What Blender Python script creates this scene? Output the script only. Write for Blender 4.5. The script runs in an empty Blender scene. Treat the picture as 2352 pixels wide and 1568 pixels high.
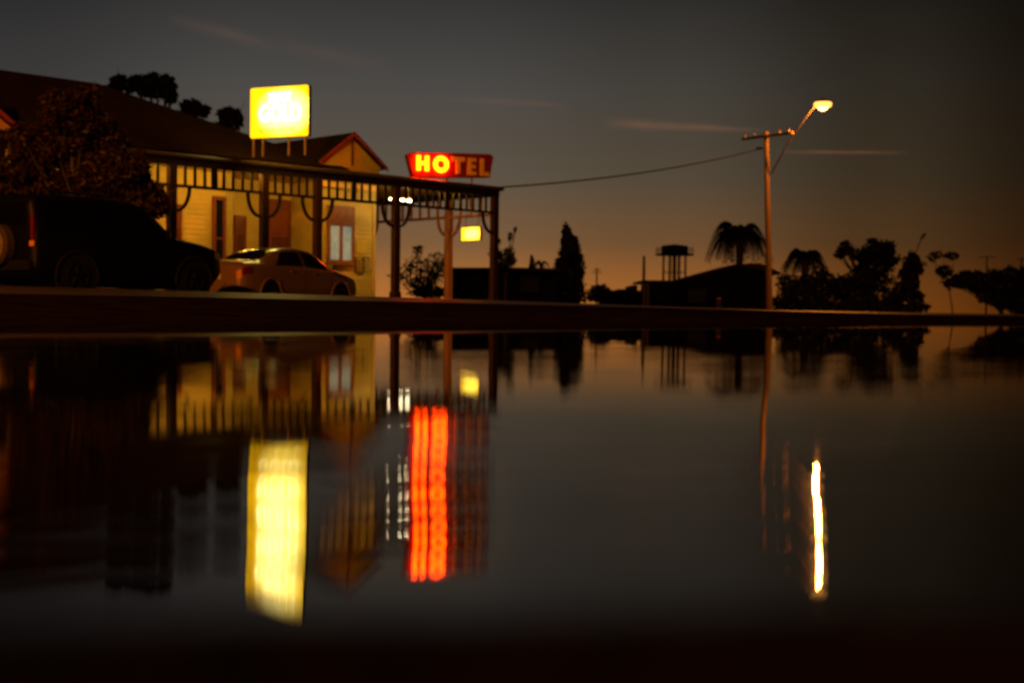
import bpy, bmesh, math, random
import numpy as np
from mathutils import Vector, Matrix

SC = bpy.context.scene
COL = SC.collection
rad = math.radians

# ------------------------------------------------------------------ camera
F = 3087.0                       # focal length in photo units (photo taken as 2352 x 1568)
CX, CY = 1176.0, 784.0
CAMH = 0.06
CAM = np.array([0, 0, CAMH])
PITCH = math.atan(63 / F)
ROLL = rad(0.57)
cam_d = bpy.data.cameras.new("camera")
cam = bpy.data.objects.new("camera", cam_d)
COL.objects.link(cam)
cam_d.sensor_width = 36.0
cam_d.lens = F / 2352.0 * 36.0
cam_d.clip_start = 0.02
cam_d.clip_end = 4000
cam_d.dof.use_dof = True
cam_d.dof.focus_distance = 6.0
cam_d.dof.aperture_fstop = 2.8
cam_d.dof.aperture_blades = 6
cam.matrix_world = (Matrix.Translation((0, 0, CAMH)) @ Matrix.Rotation(rad(90) - PITCH, 4, 'X')
                    @ Matrix.Rotation(ROLL, 4, 'Z'))
SC.camera = cam

# ------------------------------------------------------------------ world: dusk sky
SUN_AZ = rad(2.0)                # where the sun went down: a little right of straight ahead (+Y)
W = bpy.data.worlds.new("World")
SC.world = W
W.use_nodes = True
nt = W.node_tree
nt.nodes.clear()


def N(tree, typ, **kw):
    nd = tree.nodes.new(typ)
    for k, v in kw.items():
        setattr(nd, k, v)
    return nd


def math_node(tree, op, a, b=None, clamp=False):
    m = tree.nodes.new('ShaderNodeMath')
    m.operation = op
    m.use_clamp = clamp
    for i, v in enumerate((a, b)):
        if v is None:
            continue
        if isinstance(v, (int, float)):
            m.inputs[i].default_value = v
        else:
            tree.links.new(v, m.inputs[i])
    return m.outputs[0]


def ramp_node(tree, fac, stops, interp='LINEAR'):
    r = tree.nodes.new('ShaderNodeValToRGB')
    r.color_ramp.interpolation = interp
    e = r.color_ramp.elements
    while len(e) < len(stops):
        e.new(0.5)
    for el, (p, c) in zip(e, stops):
        el.position = p
        el.color = (c[0], c[1], c[2], 1)
    tree.links.new(fac, r.inputs[0])
    return r.outputs[0]


sky = N(nt, 'ShaderNodeTexSky', sky_type='NISHITA')
sky.sun_disc = False
sky.sun_elevation = rad(0.5)
sky.sun_rotation = SUN_AZ
sky.altitude = 300
sky.air_density = 1.0
sky.dust_density = 3.0
sky.ozone_density = 1.0
tc = N(nt, 'ShaderNodeTexCoord')
sep = N(nt, 'ShaderNodeSeparateXYZ')
nt.links.new(tc.outputs['Generated'], sep.inputs[0])
dx, dy, dz = sep.outputs
# twilight arch: brightness falls off with the angle from the set sun, faster upward than sideways
elev = math_node(nt, 'ARCSINE', dz)
az = math_node(nt, 'ARCTAN2', dx, dy)
ELEV_STOPS = [(0.0, (0.50, 0.160, 0.024)), (0.05, (0.37, 0.138, 0.033)), (0.10, (0.205, 0.103, 0.042)),
              (0.19, (0.112, 0.086, 0.058)), (0.32, (0.071, 0.066, 0.060)), (0.45, (0.033, 0.032, 0.032)), (0.60, (0.020, 0.018, 0.018)),
              (1.0, (0.006, 0.0055, 0.006))]
efac = math_node(nt, 'DIVIDE', elev, 0.52, clamp=True)
grad = ramp_node(nt, efac, ELEV_STOPS)
AZ_STOPS = [(0.0, (0.0, 0.0, 0.0)), (0.13, (0.58, 0.59, 0.63)), (0.30, (1, 1, 1)), (0.42, (1.0, 1.0, 1.0)),
            (0.56, (0.78, 0.75, 0.69)), (0.70, (0.38, 0.33, 0.25)), (0.80, (0.16, 0.12, 0.08)), (1.0, (0.1, 0.08, 0.06))]
afac = math_node(nt, 'MULTIPLY_ADD', az, 1.0)
afac.node.inputs[1].default_value = 0.9
afac.node.inputs[2].default_value = 0.46
afac.node.use_clamp = True
azr = ramp_node(nt, afac, AZ_STOPS, 'EASE')
tint = N(nt, 'ShaderNodeMix', data_type='RGBA', blend_type='MULTIPLY')
tint.inputs[0].default_value = 1
nt.links.new(grad, tint.inputs[6])
nt.links.new(azr, tint.inputs[7])
mixs = N(nt, 'ShaderNodeMix', data_type='RGBA', blend_type='MIX')
mixs.inputs[0].default_value = 1.0
nt.links.new(sky.outputs[0], mixs.inputs[6])
nt.links.new(tint.outputs[2], mixs.inputs[7])


# thin lit vapour trails, laid along great circles of the sky
def ray(x, y):
    px, py = (x - CX) / F, -(y - CY) / F
    c, s = math.cos(ROLL), math.sin(ROLL)
    qx, qy = px * c - py * s, px * s + py * c
    cp, sp = math.cos(PITCH), math.sin(PITCH)
    return np.array([qx, cp + sp * qy, -sp + cp * qy])


nrm = N(nt, 'ShaderNodeVectorMath', operation='NORMALIZE')
nt.links.new(tc.outputs['Generated'], nrm.inputs[0])
cur = mixs.outputs[2]


def trail(p, q, width, strength, soft=0.25, grow=0.0):
    global cur
    a, b = ray(*p), ray(*q)
    a, b = a / np.linalg.norm(a), b / np.linalg.norm(b)
    nn = np.cross(a, b)
    nn /= np.linalg.norm(nn)
    mid = (a + b) / np.linalg.norm(a + b)
    tt = np.cross(nn, mid)
    half = float(abs(np.dot(tt, b)))
    tt = tt if np.dot(tt, b) > 0 else -tt

    def dot(v):
        d = N(nt, 'ShaderNodeVectorMath', operation='DOT_PRODUCT')
        nt.links.new(nrm.outputs[0], d.inputs[0])
        d.inputs[1].default_value = tuple(float(c) for c in v)
        return d.outputs['Value']
    noi = N(nt, 'ShaderNodeTexNoise')
    noi.inputs['Scale'].default_value = 60
    noi.inputs['Detail'].default_value = 3
    nt.links.new(nrm.outputs[0], noi.inputs['Vector'])
    wob = math_node(nt, 'MULTIPLY', math_node(nt, 'SUBTRACT', noi.outputs[0], 0.5), width * 0.5)
    t = math_node(nt, 'DIVIDE', dot(tt), half)
    wloc = math_node(nt, 'ADD', math_node(nt, 'MULTIPLY', t, -grow * width), width)
    across = math_node(nt, 'DIVIDE', math_node(nt, 'ADD', dot(nn), wob), wloc)
    g = math_node(nt, 'EXPONENT', math_node(nt, 'MULTIPLY', math_node(nt, 'POWER', math_node(nt, 'ABSOLUTE', across), 2.0), -1.0))
    ends = math_node(nt, 'SUBTRACT', 1.0, math_node(nt, 'POWER', math_node(nt, 'ABSOLUTE', t), 2.5), clamp=True)
    front = math_node(nt, 'GREATER_THAN', dot(mid), 0.0)
    m = math_node(nt, 'MULTIPLY', math_node(nt, 'MULTIPLY', g, ends), front)
    m = math_node(nt, 'MULTIPLY', m, math_node(nt, 'ADD', 0.4, noi.outputs[0]))
    ad = N(nt, 'ShaderNodeMix', data_type='RGBA', blend_type='ADD')
    nt.links.new(m, ad.inputs[0])
    nt.links.new(cur, ad.inputs[6])
    ad.inputs[7].default_value = (strength, strength * 0.36, strength * 0.16, 1)
    cur = ad.outputs[2]


trail((1380, 283), (1765, 300), 7.5 / F, 0.065, grow=0.5)
trail((1780, 349), (2090, 351), 3.2 / F, 0.075)
trail((1010, 226), (1320, 244), 7 / F, 0.022)
trail((380, 40), (640, 108), 11 / F, 0.024)
trail((620, 95), (900, 160), 14 / F, 0.014)

bg = N(nt, 'ShaderNodeBackground')
bg.inputs['Strength'].default_value = 1.0
nt.links.new(cur, bg.inputs['Color'])
wo = N(nt, 'ShaderNodeOutputWorld')
nt.links.new(bg.outputs[0], wo.inputs['Surface'])

# last glow of the set sun, on the horizon dead ahead
sun_d = bpy.data.lights.new("sun", 'SUN')
sun_d.energy = 0.001
sun_d.angle = rad(30)
sun_d.color = (1.0, 0.55, 0.25)
sun_o = bpy.data.objects.new("sun", sun_d)
COL.objects.link(sun_o)
sun_o.rotation_euler = (rad(89.0), 0, math.pi - SUN_AZ)

SC.view_settings.view_transform = 'Standard'
SC.view_settings.look = 'None'
SC.view_settings.exposure = 0.0
SC.view_settings.gamma = 1.0
SC.cycles.use_denoising = True
SC.cycles.sample_clamp_indirect = 6.0
SC.cycles.max_bounces = 8
SC.cycles.caustics_reflective = False
SC.cycles.caustics_refractive = False


# ------------------------------------------------------------------ pixel -> place helpers
def D(x, y, Y):
    r = ray(x, y)
    return CAM + r * (Y / r[1])


def Zp(x, y, z):
    r = ray(x, y)
    return CAM + r * ((z - CAMH) / r[2])


L_ = Zp(380, 350, 4.65)
R_ = Zp(1140, 430, 4.65)
U = R_ - L_
U[2] = 0
U /= np.linalg.norm(U)
NV = np.array([-U[1], U[0], 0])
HROT = math.atan2(U[1], U[0])


def HW(x, y, ly):
    r = ray(x, y)
    t = ((R_ - CAM) @ NV + ly) / (r @ NV)
    p = CAM + r * t
    return (p - R_) @ U, p[2]


ZC = [(-60, .45), (-24, .445), (-19, .415), (-13.5, .372), (-2.2, .246), (15, .24), (80, .24)]


def gz_arr(X, Y):
    v = (X - R_[0]) * U[0] + (Y - R_[1]) * U[1]
    w = (X - R_[0]) * NV[0] + (Y - R_[1]) * NV[1]
    zc = np.interp(v, [a for a, _ in ZC], [b for _, b in ZC])
    ramp = np.interp(w, [-60, -27.5, -25.0, -13.0, -9.5, -8.5, 400], [-.05, -.05, 0.0, 1.0, 0.45, 0.28, 0.28])
    z = np.where(ramp > 0, ramp * zc, ramp)
    wob = 0.012 * np.sin(v * 0.9 + 1.3 * np.sin(w * .7)) + 0.008 * np.sin(v * 2.3 + w)
    fade = np.clip(1 - np.abs(w + 24) / 6, 0, 1)
    return z + wob * fade


def gz(x, y):
    return float(gz_arr(np.array([x]), np.array([y]))[0])


# ------------------------------------------------------------------ materials
MATS = {}


def mat(name, color, rough=0.6, spec=0.5, metal=0.0, var=0.25, scale=6.0, bump=0.0, bscale=40.0, coat=0.0,
        emit=None, estr=0.0):
    if name in MATS:
        return MATS[name]
    m = bpy.data.materials.new(name)
    m.use_nodes = True
    t = m.node_tree
    b = t.nodes['Principled BSDF']
    b.inputs['Roughness'].default_value = rough
    b.inputs['Specular IOR Level'].default_value = spec
    b.inputs['Metallic'].default_value = metal
    b.inputs['Coat Weight'].default_value = coat
    b.inputs['Base Color'].default_value = (*color, 1)
    if var > 0:
        co = N(t, 'ShaderNodeTexCoord')
        no = N(t, 'ShaderNodeTexNoise')
        no.inputs['Scale'].default_value = scale
        no.inputs['Detail'].default_value = 6
        t.links.new(co.outputs['Object'], no.inputs['Vector'])
        c = ramp_node(t, no.outputs[0], [(0.25, [k * (1 - var) for k in color]), (0.75, [min(1, k * (1 + var)) for k in color])])
        t.links.new(c, b.inputs['Base Color'])
    if bump > 0:
        co = N(t, 'ShaderNodeTexCoord')
        n2 = N(t, 'ShaderNodeTexNoise')
        n2.inputs['Scale'].default_value = bscale
        n2.inputs['Detail'].default_value = 5
        t.links.new(co.outputs['Object'], n2.inputs['Vector'])
        bp = N(t, 'ShaderNodeBump')
        bp.inputs['Strength'].default_value = bump
        bp.inputs['Distance'].default_value = 0.02
        t.links.new(n2.outputs[0], bp.inputs['Height'])
        t.links.new(bp.outputs[0], b.inputs['Normal'])
    if emit is not None:
        b.inputs['Emission Color'].default_value = (*emit, 1)
        b.inputs['Emission Strength'].default_value = estr
    MATS[name] = m
    return m


def board_mat(name, color, pitch=0.16, depth=0.05, axis='Z', rough=0.55):
    """painted timber boards: a saw-tooth lap in the bump"""
    m = mat(name, color, rough=rough, var=0.12, scale=3)
    t = m.node_tree
    b = t.nodes['Principled BSDF']
    co = N(t, 'ShaderNodeTexCoord')
    sp = N(t, 'ShaderNodeSeparateXYZ')
    t.links.new(co.outputs['Object'], sp.inputs[0])
    f = math_node(t, 'FRACT', math_node(t, 'DIVIDE', sp.outputs[axis], pitch))
    h = math_node(t, 'POWER', math_node(t, 'SUBTRACT', 1.0, f), 1.0)
    bp = N(t, 'ShaderNodeBump')
    bp.inputs['Strength'].default_value = 0.8
    bp.inputs['Distance'].default_value = depth
    t.links.new(h, bp.inputs['Height'])
    t.links.new(bp.outputs[0], b.inputs['Normal'])
    return m


def emit_mat(name, color, strength):
    m = bpy.data.materials.new(name)
    m.use_nodes = True
    t = m.node_tree
    t.nodes.clear()
    e = N(t, 'ShaderNodeEmission')
    e.inputs[0].default_value = (*color, 1)
    e.inputs[1].default_value = strength
    o = N(t, 'ShaderNodeOutputMaterial')
    t.links.new(e.outputs[0], o.inputs[0])
    return m


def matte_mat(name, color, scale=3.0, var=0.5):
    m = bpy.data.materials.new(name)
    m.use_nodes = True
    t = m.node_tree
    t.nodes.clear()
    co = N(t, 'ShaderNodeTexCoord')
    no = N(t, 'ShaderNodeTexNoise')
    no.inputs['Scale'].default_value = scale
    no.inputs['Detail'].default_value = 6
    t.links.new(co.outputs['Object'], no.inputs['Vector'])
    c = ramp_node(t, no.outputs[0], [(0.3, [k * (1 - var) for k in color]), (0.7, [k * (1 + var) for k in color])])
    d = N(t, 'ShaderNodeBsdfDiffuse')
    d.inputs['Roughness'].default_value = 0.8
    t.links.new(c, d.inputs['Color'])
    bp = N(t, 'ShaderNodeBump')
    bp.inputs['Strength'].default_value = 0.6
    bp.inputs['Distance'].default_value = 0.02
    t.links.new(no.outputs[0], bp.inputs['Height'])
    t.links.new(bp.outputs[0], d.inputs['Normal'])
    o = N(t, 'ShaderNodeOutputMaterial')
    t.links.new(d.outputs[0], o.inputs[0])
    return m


def leaf_mat(name, color):
    m = mat(name, color, rough=0.6, spec=0.3, var=0.5, scale=1.5)
    return m


M_CREAM = board_mat('cream_weatherboard', (0.62, 0.45, 0.12))
M_CREAMP = mat('cream_paint', (0.52, 0.38, 0.13), rough=0.5, var=0.12)
M_CREAMP2 = mat('cream_board_paint', (0.62, 0.45, 0.12), rough=.55, var=.14, scale=2)
M_GABLE = board_mat('gable_boards', (0.82, 0.48, 0.14), pitch=0.42, axis='X')
M_TRIM = mat('red_brown_paint', (0.20, 0.045, 0.022), rough=0.45, var=0.2)
M_SIDELIT = mat('lit_side_trim', (0.34, 0.14, 0.085), rough=0.5, var=0.15)  # lighter copy of the trim paint, with the veranda light in its colour
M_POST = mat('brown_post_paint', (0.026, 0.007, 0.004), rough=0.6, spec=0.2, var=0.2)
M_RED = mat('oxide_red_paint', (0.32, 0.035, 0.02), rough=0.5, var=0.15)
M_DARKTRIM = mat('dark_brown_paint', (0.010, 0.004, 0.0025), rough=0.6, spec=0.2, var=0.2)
M_ROOF = mat('rusty_roof_iron', (0.028, 0.013, 0.007), rough=0.7, spec=0.2, var=0.3, scale=2)
M_CEIL = mat('veranda_ceiling_boards', (0.45, 0.30, 0.12), rough=0.6, var=0.15)
M_GLASSDK = mat('dark_window_glass', (0.01, 0.011, 0.01), rough=0.05, spec=0.6, var=0)
M_FLOOR = mat('concrete', (0.16, 0.13, 0.10), rough=0.7, bump=0.3)
M_POLE = mat('weathered_timber', (0.15, 0.095, 0.05), rough=0.85, var=0.35, scale=9, bump=0.5)
M_STEEL = mat('galvanised_steel', (0.22, 0.20, 0.17), rough=0.5, metal=0.6, var=0.2)
M_BLACK = mat('black_rubber', (0.004, 0.004, 0.004), rough=0.9, spec=0.15, var=0.2)
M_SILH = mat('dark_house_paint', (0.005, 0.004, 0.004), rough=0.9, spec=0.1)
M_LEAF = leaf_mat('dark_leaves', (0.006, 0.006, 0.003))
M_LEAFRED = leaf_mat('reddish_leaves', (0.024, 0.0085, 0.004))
M_BARK = mat('bark', (0.06, 0.045, 0.03), rough=0.9, bump=0.4)


# ------------------------------------------------------------------ mesh collecting
class MB:
    def __init__(self):
        self.v, self.f = [], []

    def add(self, vs, fs):
        o = len(self.v)
        self.v += [tuple(float(c) for c in p) for p in vs]
        self.f += [tuple(i + o for i in f) for f in fs]
        return self

    def box(self, c, s, rz=0.0, rx=0.0):
        hx, hy, hz = s[0] / 2, s[1] / 2, s[2] / 2
        R = Matrix.Rotation(rz, 3, 'Z') @ Matrix.Rotation(rx, 3, 'X')
        ps = [Vector(c) + R @ Vector((x * hx, y * hy, z * hz)) for z in (-1, 1) for (x, y) in ((-1, -1), (1, -1), (1, 1), (-1, 1))]
        return self.add(ps, [(3, 2, 1, 0), (4, 5, 6, 7), (0, 1, 5, 4), (1, 2, 6, 5), (2, 3, 7, 6), (3, 0, 4, 7)])

    def box2(self, a, b):
        return self.box([(a[i] + b[i]) / 2 for i in range(3)], [abs(b[i] - a[i]) for i in range(3)])

    def tube(self, pts, r, n=8, caps=True):
        pts = [Vector(p) for p in pts]
        rs = r if isinstance(r, (list, tuple)) else [r] * len(pts)
        rings = []
        ref = None
        for i, p in enumerate(pts):
            d = (pts[min(i + 1, len(pts) - 1)] - pts[max(i - 1, 0)]).normalized()
            if ref is None:
                ref = Vector((0, 0, 1)) if abs(d.z) < 0.9 else Vector((1, 0, 0))
            a = (ref - d * ref.dot(d))
            if a.length < 1e-4:
                a = d.orthogonal()
            a.normalize()
            ref = a
            b = d.cross(a)
            rings.append([p + (a * math.cos(2 * math.pi * k / n) + b * math.sin(2 * math.pi * k / n)) * rs[i] for k in range(n)])
        vs = [q for rg in rings for q in rg]
        fs = []
        for i in range(len(pts) - 1):
            for k in range(n):
                fs.append((i * n + k, i * n + (k + 1) % n, (i + 1) * n + (k + 1) % n, (i + 1) * n + k))
        if caps:
            fs.append(tuple(range(n - 1, -1, -1)))
            fs.append(tuple((len(pts) - 1) * n + k for k in range(n)))
        return self.add(vs, fs)

    def prism(self, poly, d0, d1, plane='XZ'):
        """extrude a polygon drawn in a plane along the third axis"""
        n = len(poly)
        vs = []
        for d in (d0, d1):
            for a, b in poly:
                vs.append((a, d, b) if plane == 'XZ' else ((a, b, d) if plane == 'XY' else (d, a, b)))
        fs = [tuple(range(n)), tuple(range(2 * n - 1, n - 1, -1))]
        for i in range(n):
            j = (i + 1) % n
            fs.append((i, i + n, j + n, j))
        return self.add(vs, fs)

    def lathe(self, prof, n=20, c=(0, 0, 0), axis='Z'):
        vs, fs = [], []
        for r, h in prof:
            for k in range(n):
                a = 2 * math.pi * k / n
                p = (r * math.cos(a), r * math.sin(a), h)
                if axis == 'Y':
                    p = (p[0], p[2], p[1])
                elif axis == 'X':
                    p = (p[2], p[0], p[1])
                vs.append((p[0] + c[0], p[1] + c[1], p[2] + c[2]))
        for i in range(len(prof) - 1):
            for k in range(n):
                fs.append((i * n + k, i * n + (k + 1) % n, (i + 1) * n + (k + 1) % n, (i + 1) * n + k))
        fs.append(tuple(range(n - 1, -1, -1)))
        fs.append(tuple((len(prof) - 1) * n + k for k in range(n)))
        return self.add(vs, fs)

    def build(self, name, material, parent=None, smooth=False, bevel=0.0, loc=None):
        me = bpy.data.meshes.new(name)
        me.from_pydata(self.v, [], self.f)
        bm = bmesh.new()
        bm.from_mesh(me)
        bmesh.ops.recalc_face_normals(bm, faces=bm.faces)
        bm.to_mesh(me)
        bm.free()
        me.materials.append(material)
        if smooth:
            for p in me.polygons:
                p.use_smooth = True
        o = bpy.data.objects.new(name, me)
        COL.objects.link(o)
        if parent is not None:
            o.parent = parent
        if loc is not None:
            o.location = loc
        if bevel > 0:
            b = o.modifiers.new('bevel', 'BEVEL')
            b.width = bevel
            b.segments = 2
            b.limit_method = 'ANGLE'
        return o


def tag(o, label=None, cat=None, group=None, kind=None):
    if label:
        o['label'] = label
    if cat:
        o['category'] = cat
    if group:
        o['group'] = group
    if kind:
        o['kind'] = kind
    return o


def thing(name, label, cat, loc=(0, 0, 0), rz=0.0, group=None):
    o = bpy.data.objects.new(name, None)
    o.empty_display_size = 0.3
    COL.objects.link(o)
    o.location = tuple(float(c) for c in loc)
    o.rotation_euler = (0, 0, rz)
    return tag(o, label, cat, group)


def children(o):
    return [c for c in COL.objects if c.parent == o]


def copy_tree(o, parent=None):
    c = o.copy()
    COL.objects.link(c)
    if parent is not None:
        c.parent = parent
    for ch in children(o):
        copy_tree(ch, c)
    return c


# ------------------------------------------------------------------ ground, road, water
def ground_sheet(name, ws, material):
    vs_ = np.unique(np.concatenate([np.linspace(-700, -70, 12), np.linspace(-70, 70, 201), np.linspace(70, 700, 12)]))
    V_, W_ = np.meshgrid(vs_, ws)
    X = R_[0] + V_ * U[0] + W_ * NV[0]
    Y = R_[1] + V_ * U[1] + W_ * NV[1]
    Z = gz_arr(X, Y)
    nx, ny = len(vs_), len(ws)
    P = np.stack([X, Y, Z], -1).reshape(-1, 3)
    fs = [(j * nx + i, j * nx + i + 1, (j + 1) * nx + i + 1, (j + 1) * nx + i) for j in range(ny - 1) for i in range(nx - 1)]
    return tag(MB().add(P, fs).build(name, material, smooth=True), kind='structure')


ground_sheet('road', np.concatenate([np.linspace(-18.2, -8, 42), np.linspace(-7, 60, 30), np.linspace(70, 900, 12)]),
             mat('wet_asphalt', (0.045, 0.037, 0.026), rough=0.48, spec=0.4, var=0.45, scale=0.9, bump=0.7, bscale=22))
ground_sheet('ground', np.concatenate([[-400, -100, -60, -45], np.linspace(-36, -18.2, 60)]),
             matte_mat('dark_verge_mud', (0.0045, 0.0028, 0.0022), 2.0))


def water_material():
    m = bpy.data.materials.new('puddle_water')
    m.use_nodes = True
    t = m.node_tree
    b = t.nodes['Principled BSDF']
    b.inputs['Base Color'].default_value = (0.0012, 0.001, 0.0008, 1)
    b.inputs['Roughness'].default_value = 0.012
    b.inputs['IOR'].default_value = 1.20
    b.inputs['Specular IOR Level'].default_value = 0.5
    ge = N(t, 'ShaderNodeNewGeometry')
    sp = N(t, 'ShaderNodeSeparateXYZ')
    t.links.new(ge.outputs['Position'], sp.inputs[0])
    px, py, _ = sp.outputs

    def noise(sx, sy, scale, detail, off):
        c = N(t, 'ShaderNodeCombineXYZ')
        t.links.new(math_node(t, 'MULTIPLY', px, sx), c.inputs[0])
        t.links.new(math_node(t, 'MULTIPLY', py, sy), c.inputs[1])
        c.inputs[2].default_value = off
        n_ = N(t, 'ShaderNodeTexNoise')
        n_.inputs['Scale'].default_value = scale
        n_.inputs['Detail'].default_value = detail
        n_.inputs['Roughness'].default_value = 0.5
        t.links.new(c.outputs[0], n_.inputs['Vector'])
        return math_node(t, 'SUBTRACT', n_.outputs[0], 0.5)

    # slow swell of the surface towards the near bank + small ripples that die out further off
    dist = math_node(t, 'SQRT', math_node(t, 'ADD', math_node(t, 'MULTIPLY', px, px), math_node(t, 'MULTIPLY', py, py)))
    dn = math_node(t, 'DIVIDE', dist, 2.0, clamp=True)

    def swell(pts):                 # slope of the surface against the distance from the near bank
        cv = N(t, 'ShaderNodeFloatCurve')
        c = cv.mapping.curves[0]
        pts = [(a_ / 2, .5 + b_ * 10) for a_, b_ in pts]
        while len(c.points) < len(pts):
            c.points.new(0.5, 0.5)
        for p_, q_ in zip(c.points, pts):
            p_.location = q_
            p_.handle_type = 'AUTO_CLAMPED'
        cv.mapping.update()
        t.links.new(dn, cv.inputs['Value'])
        return math_node(t, 'MULTIPLY', math_node(t, 'SUBTRACT', cv.outputs[0], 0.5), 0.1)

    wide = swell([(0, -.03), (.281, -.021), (.309, -.0162), (.37, -.0057), (.463, .0049), (.572, .0125), (.772, .0123), (.926, .0078), (1.235, 0), (2, 0)])
    choppy = swell([(0, -.03), (.281, -.026), (.309, -.0366), (.356, -.0283), (.431, -.0190), (.45, -.0172), (.529, -.0008), (.634, .0130), (.772, .0123),
                    (.926, .0085), (1.235, 0), (2, 0)])
    band = N(t, 'ShaderNodeMapRange')
    band.interpolation_type = 'SMOOTHSTEP'
    band.inputs['From Min'].default_value = 0.017
    band.inputs['From Max'].default_value = 0.030
    band.inputs['To Min'].default_value = 1.0
    band.inputs['To Max'].default_value = 0.0
    t.links.new(math_node(t, 'ABSOLUTE', math_node(t, 'ADD', px, 0.026)), band.inputs['Value'])
    base = math_node(t, 'ADD', wide, math_node(t, 'MULTIPLY', band.outputs[0], math_node(t, 'SUBTRACT', choppy, wide)))
    amp = N(t, 'ShaderNodeMapRange')
    amp.interpolation_type = 'SMOOTHSTEP'
    amp.inputs['From Min'].default_value = 1.3
    amp.inputs['From Max'].default_value = 3.4
    amp.inputs['To Min'].default_value = 1.0
    amp.inputs['To Max'].default_value = 0.06
    t.links.new(dist, amp.inputs['Value'])
    ny = math_node(t, 'MULTIPLY', math_node(t, 'ADD', math_node(t, 'MULTIPLY', noise(0.6, 6.0, 2.0, 1.0, 0.3), 0.008),
                                            math_node(t, 'MULTIPLY', noise(2.5, 17.0, 3.0, 2.0, 4.1), 0.048)), amp.outputs[0])
    nx = math_node(t, 'MULTIPLY', noise(3.0, 5.0, 2.0, 1.0, 9.7), math_node(t, 'MULTIPLY', amp.outputs[0], 0.014))
    sy = math_node(t, 'ADD', base, ny)
    cb = N(t, 'ShaderNodeCombineXYZ')
    t.links.new(math_node(t, 'MULTIPLY', nx, -1.0), cb.inputs[0])
    t.links.new(math_node(t, 'MULTIPLY', sy, -1.0), cb.inputs[1])
    cb.inputs[2].default_value = 1.0
    nn = N(t, 'ShaderNodeVectorMath', operation='NORMALIZE')
    t.links.new(cb.outputs[0], nn.inputs[0])
    t.links.new(nn.outputs[0], b.inputs['Normal'])
    return m


wm = MB()
wm.add([(-60, 0.15, 0), (60, 0.15, 0), (60, 60, 0), (-60, 60, 0)], [(0, 1, 2, 3)])
tag(wm.build('puddle_water', water_material()), kind='structure')

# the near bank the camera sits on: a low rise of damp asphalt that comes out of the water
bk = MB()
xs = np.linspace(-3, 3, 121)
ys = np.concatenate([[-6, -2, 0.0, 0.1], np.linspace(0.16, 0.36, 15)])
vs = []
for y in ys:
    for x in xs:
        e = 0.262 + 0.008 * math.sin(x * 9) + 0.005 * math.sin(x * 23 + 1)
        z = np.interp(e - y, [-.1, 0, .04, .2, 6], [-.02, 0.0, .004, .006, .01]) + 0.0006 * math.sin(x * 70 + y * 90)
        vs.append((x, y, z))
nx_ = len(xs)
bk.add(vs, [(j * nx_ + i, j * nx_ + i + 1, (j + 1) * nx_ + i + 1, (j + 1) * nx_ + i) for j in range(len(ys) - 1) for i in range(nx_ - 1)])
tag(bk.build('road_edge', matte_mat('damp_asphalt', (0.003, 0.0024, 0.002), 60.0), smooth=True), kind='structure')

# ------------------------------------------------------------------ hotel
H = thing('hotel', 'cream weatherboard corner pub with brown veranda, hipped roof and small red trimmed gables', 'hotel',
          (R_[0], R_[1], 0), HROT)
FZ = 0.42                      # floor level of the footpath under the veranda
XB1, XB0 = HW(860, 500, 2.6)[0], HW(725, 500, 2.6)[0]      # gable bay
XL = HW(530, 500, 2.6)[0]                                     # right end of the left wall section
WT = 4.95

ft = MB()
ft.box2((-27, -2.2, 0.05), (0.35, 2.6, FZ))
ft.box2((-3.4, 2.6, 0.05), (0.35, 14, FZ))
ft.box2((XL, 2.6, 0.05), (XB0, 4.0, FZ))
tag(ft.build('pavement', M_FLOOR, loc=(R_[0], R_[1], 0)), kind='structure').rotation_euler = (0, 0, HROT)

poly = [(-27, 2.6), (XL, 2.6), (XL, 4.0), (XB0, 4.0), (XB0, 2.6), (XB1, 2.6), (XB1, 14), (-27, 14)]
wl = MB()
vs = [(a, b, z) for z in (0.3, WT) for a, b in poly]
k = len(poly)
wl.add(vs, [(i, (i + 1) % k, (i + 1) % k + k, i + k) for i in range(k)])
wl.build('wall', M_CREAM, H)
# lapped boards on the street front, one course over the next
cl = MB()
for (xa, xb, yy) in ((-27, XL, 2.6), (XL + .004, XB0 - .002, 4.0), (XB0, XB1, 2.6)):
    zz = FZ
    while zz < WT - .2:
        cl.prism([(yy - .037, zz), (yy - .037, zz + .010), (yy - .012, zz + .150), (yy - .001, zz + .150), (yy - .001, zz)], xa, xb, plane='YZ')
        zz += .16
cl.build('cladding', M_CREAMP2, H)
# corner boards
x515 = HW(515, 500, 2.6)[0]
MB().box2((x515 + .03, 2.535, FZ), (XL + 0.02, 2.56, WT - .5)).build('corner_board', M_CREAMP, H)
MB().box2((XB0 - .02, 2.535, FZ), (XB0 + .13, 2.56, WT - .5)).build('corner_board', M_CREAMP, H)
MB().box2((XB1 - .12, 2.535, FZ), (XB1 + .02, 2.56, WT - .5)).build('corner_board', M_CREAMP, H)

# main hip roof
RZ = 7.82
x_e = -5.2
hr = MB()
ex0, ex1, ey0, ey1, ez = -30.0, x_e, 1.9, 14.1, 4.98
rx1 = HW(225, 195, 8.0)[0]
vs = [(ex0, ey0, ez), (ex1, ey0, ez), (ex1, ey1, ez), (ex0, ey1, ez), (ex0, 8.0, RZ), (rx1, 8.0, RZ)]
hr.add(vs, [(0, 1, 5, 4), (1, 2, 5), (2, 3, 4, 5), (3, 0, 4), (3, 2, 1, 0)])
rf = hr.build('roof', M_ROOF, H)
# gable wings
ax, az = HW(805, 311, 2.0)
g0, gz0 = HW(735, 362, 2.0)
g1, gz1 = HW(888, 393, 2.0)
HWID = (g1 - g0) / 2
AX2 = HW(42, 236, 2.0)[0] - HWID


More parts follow.
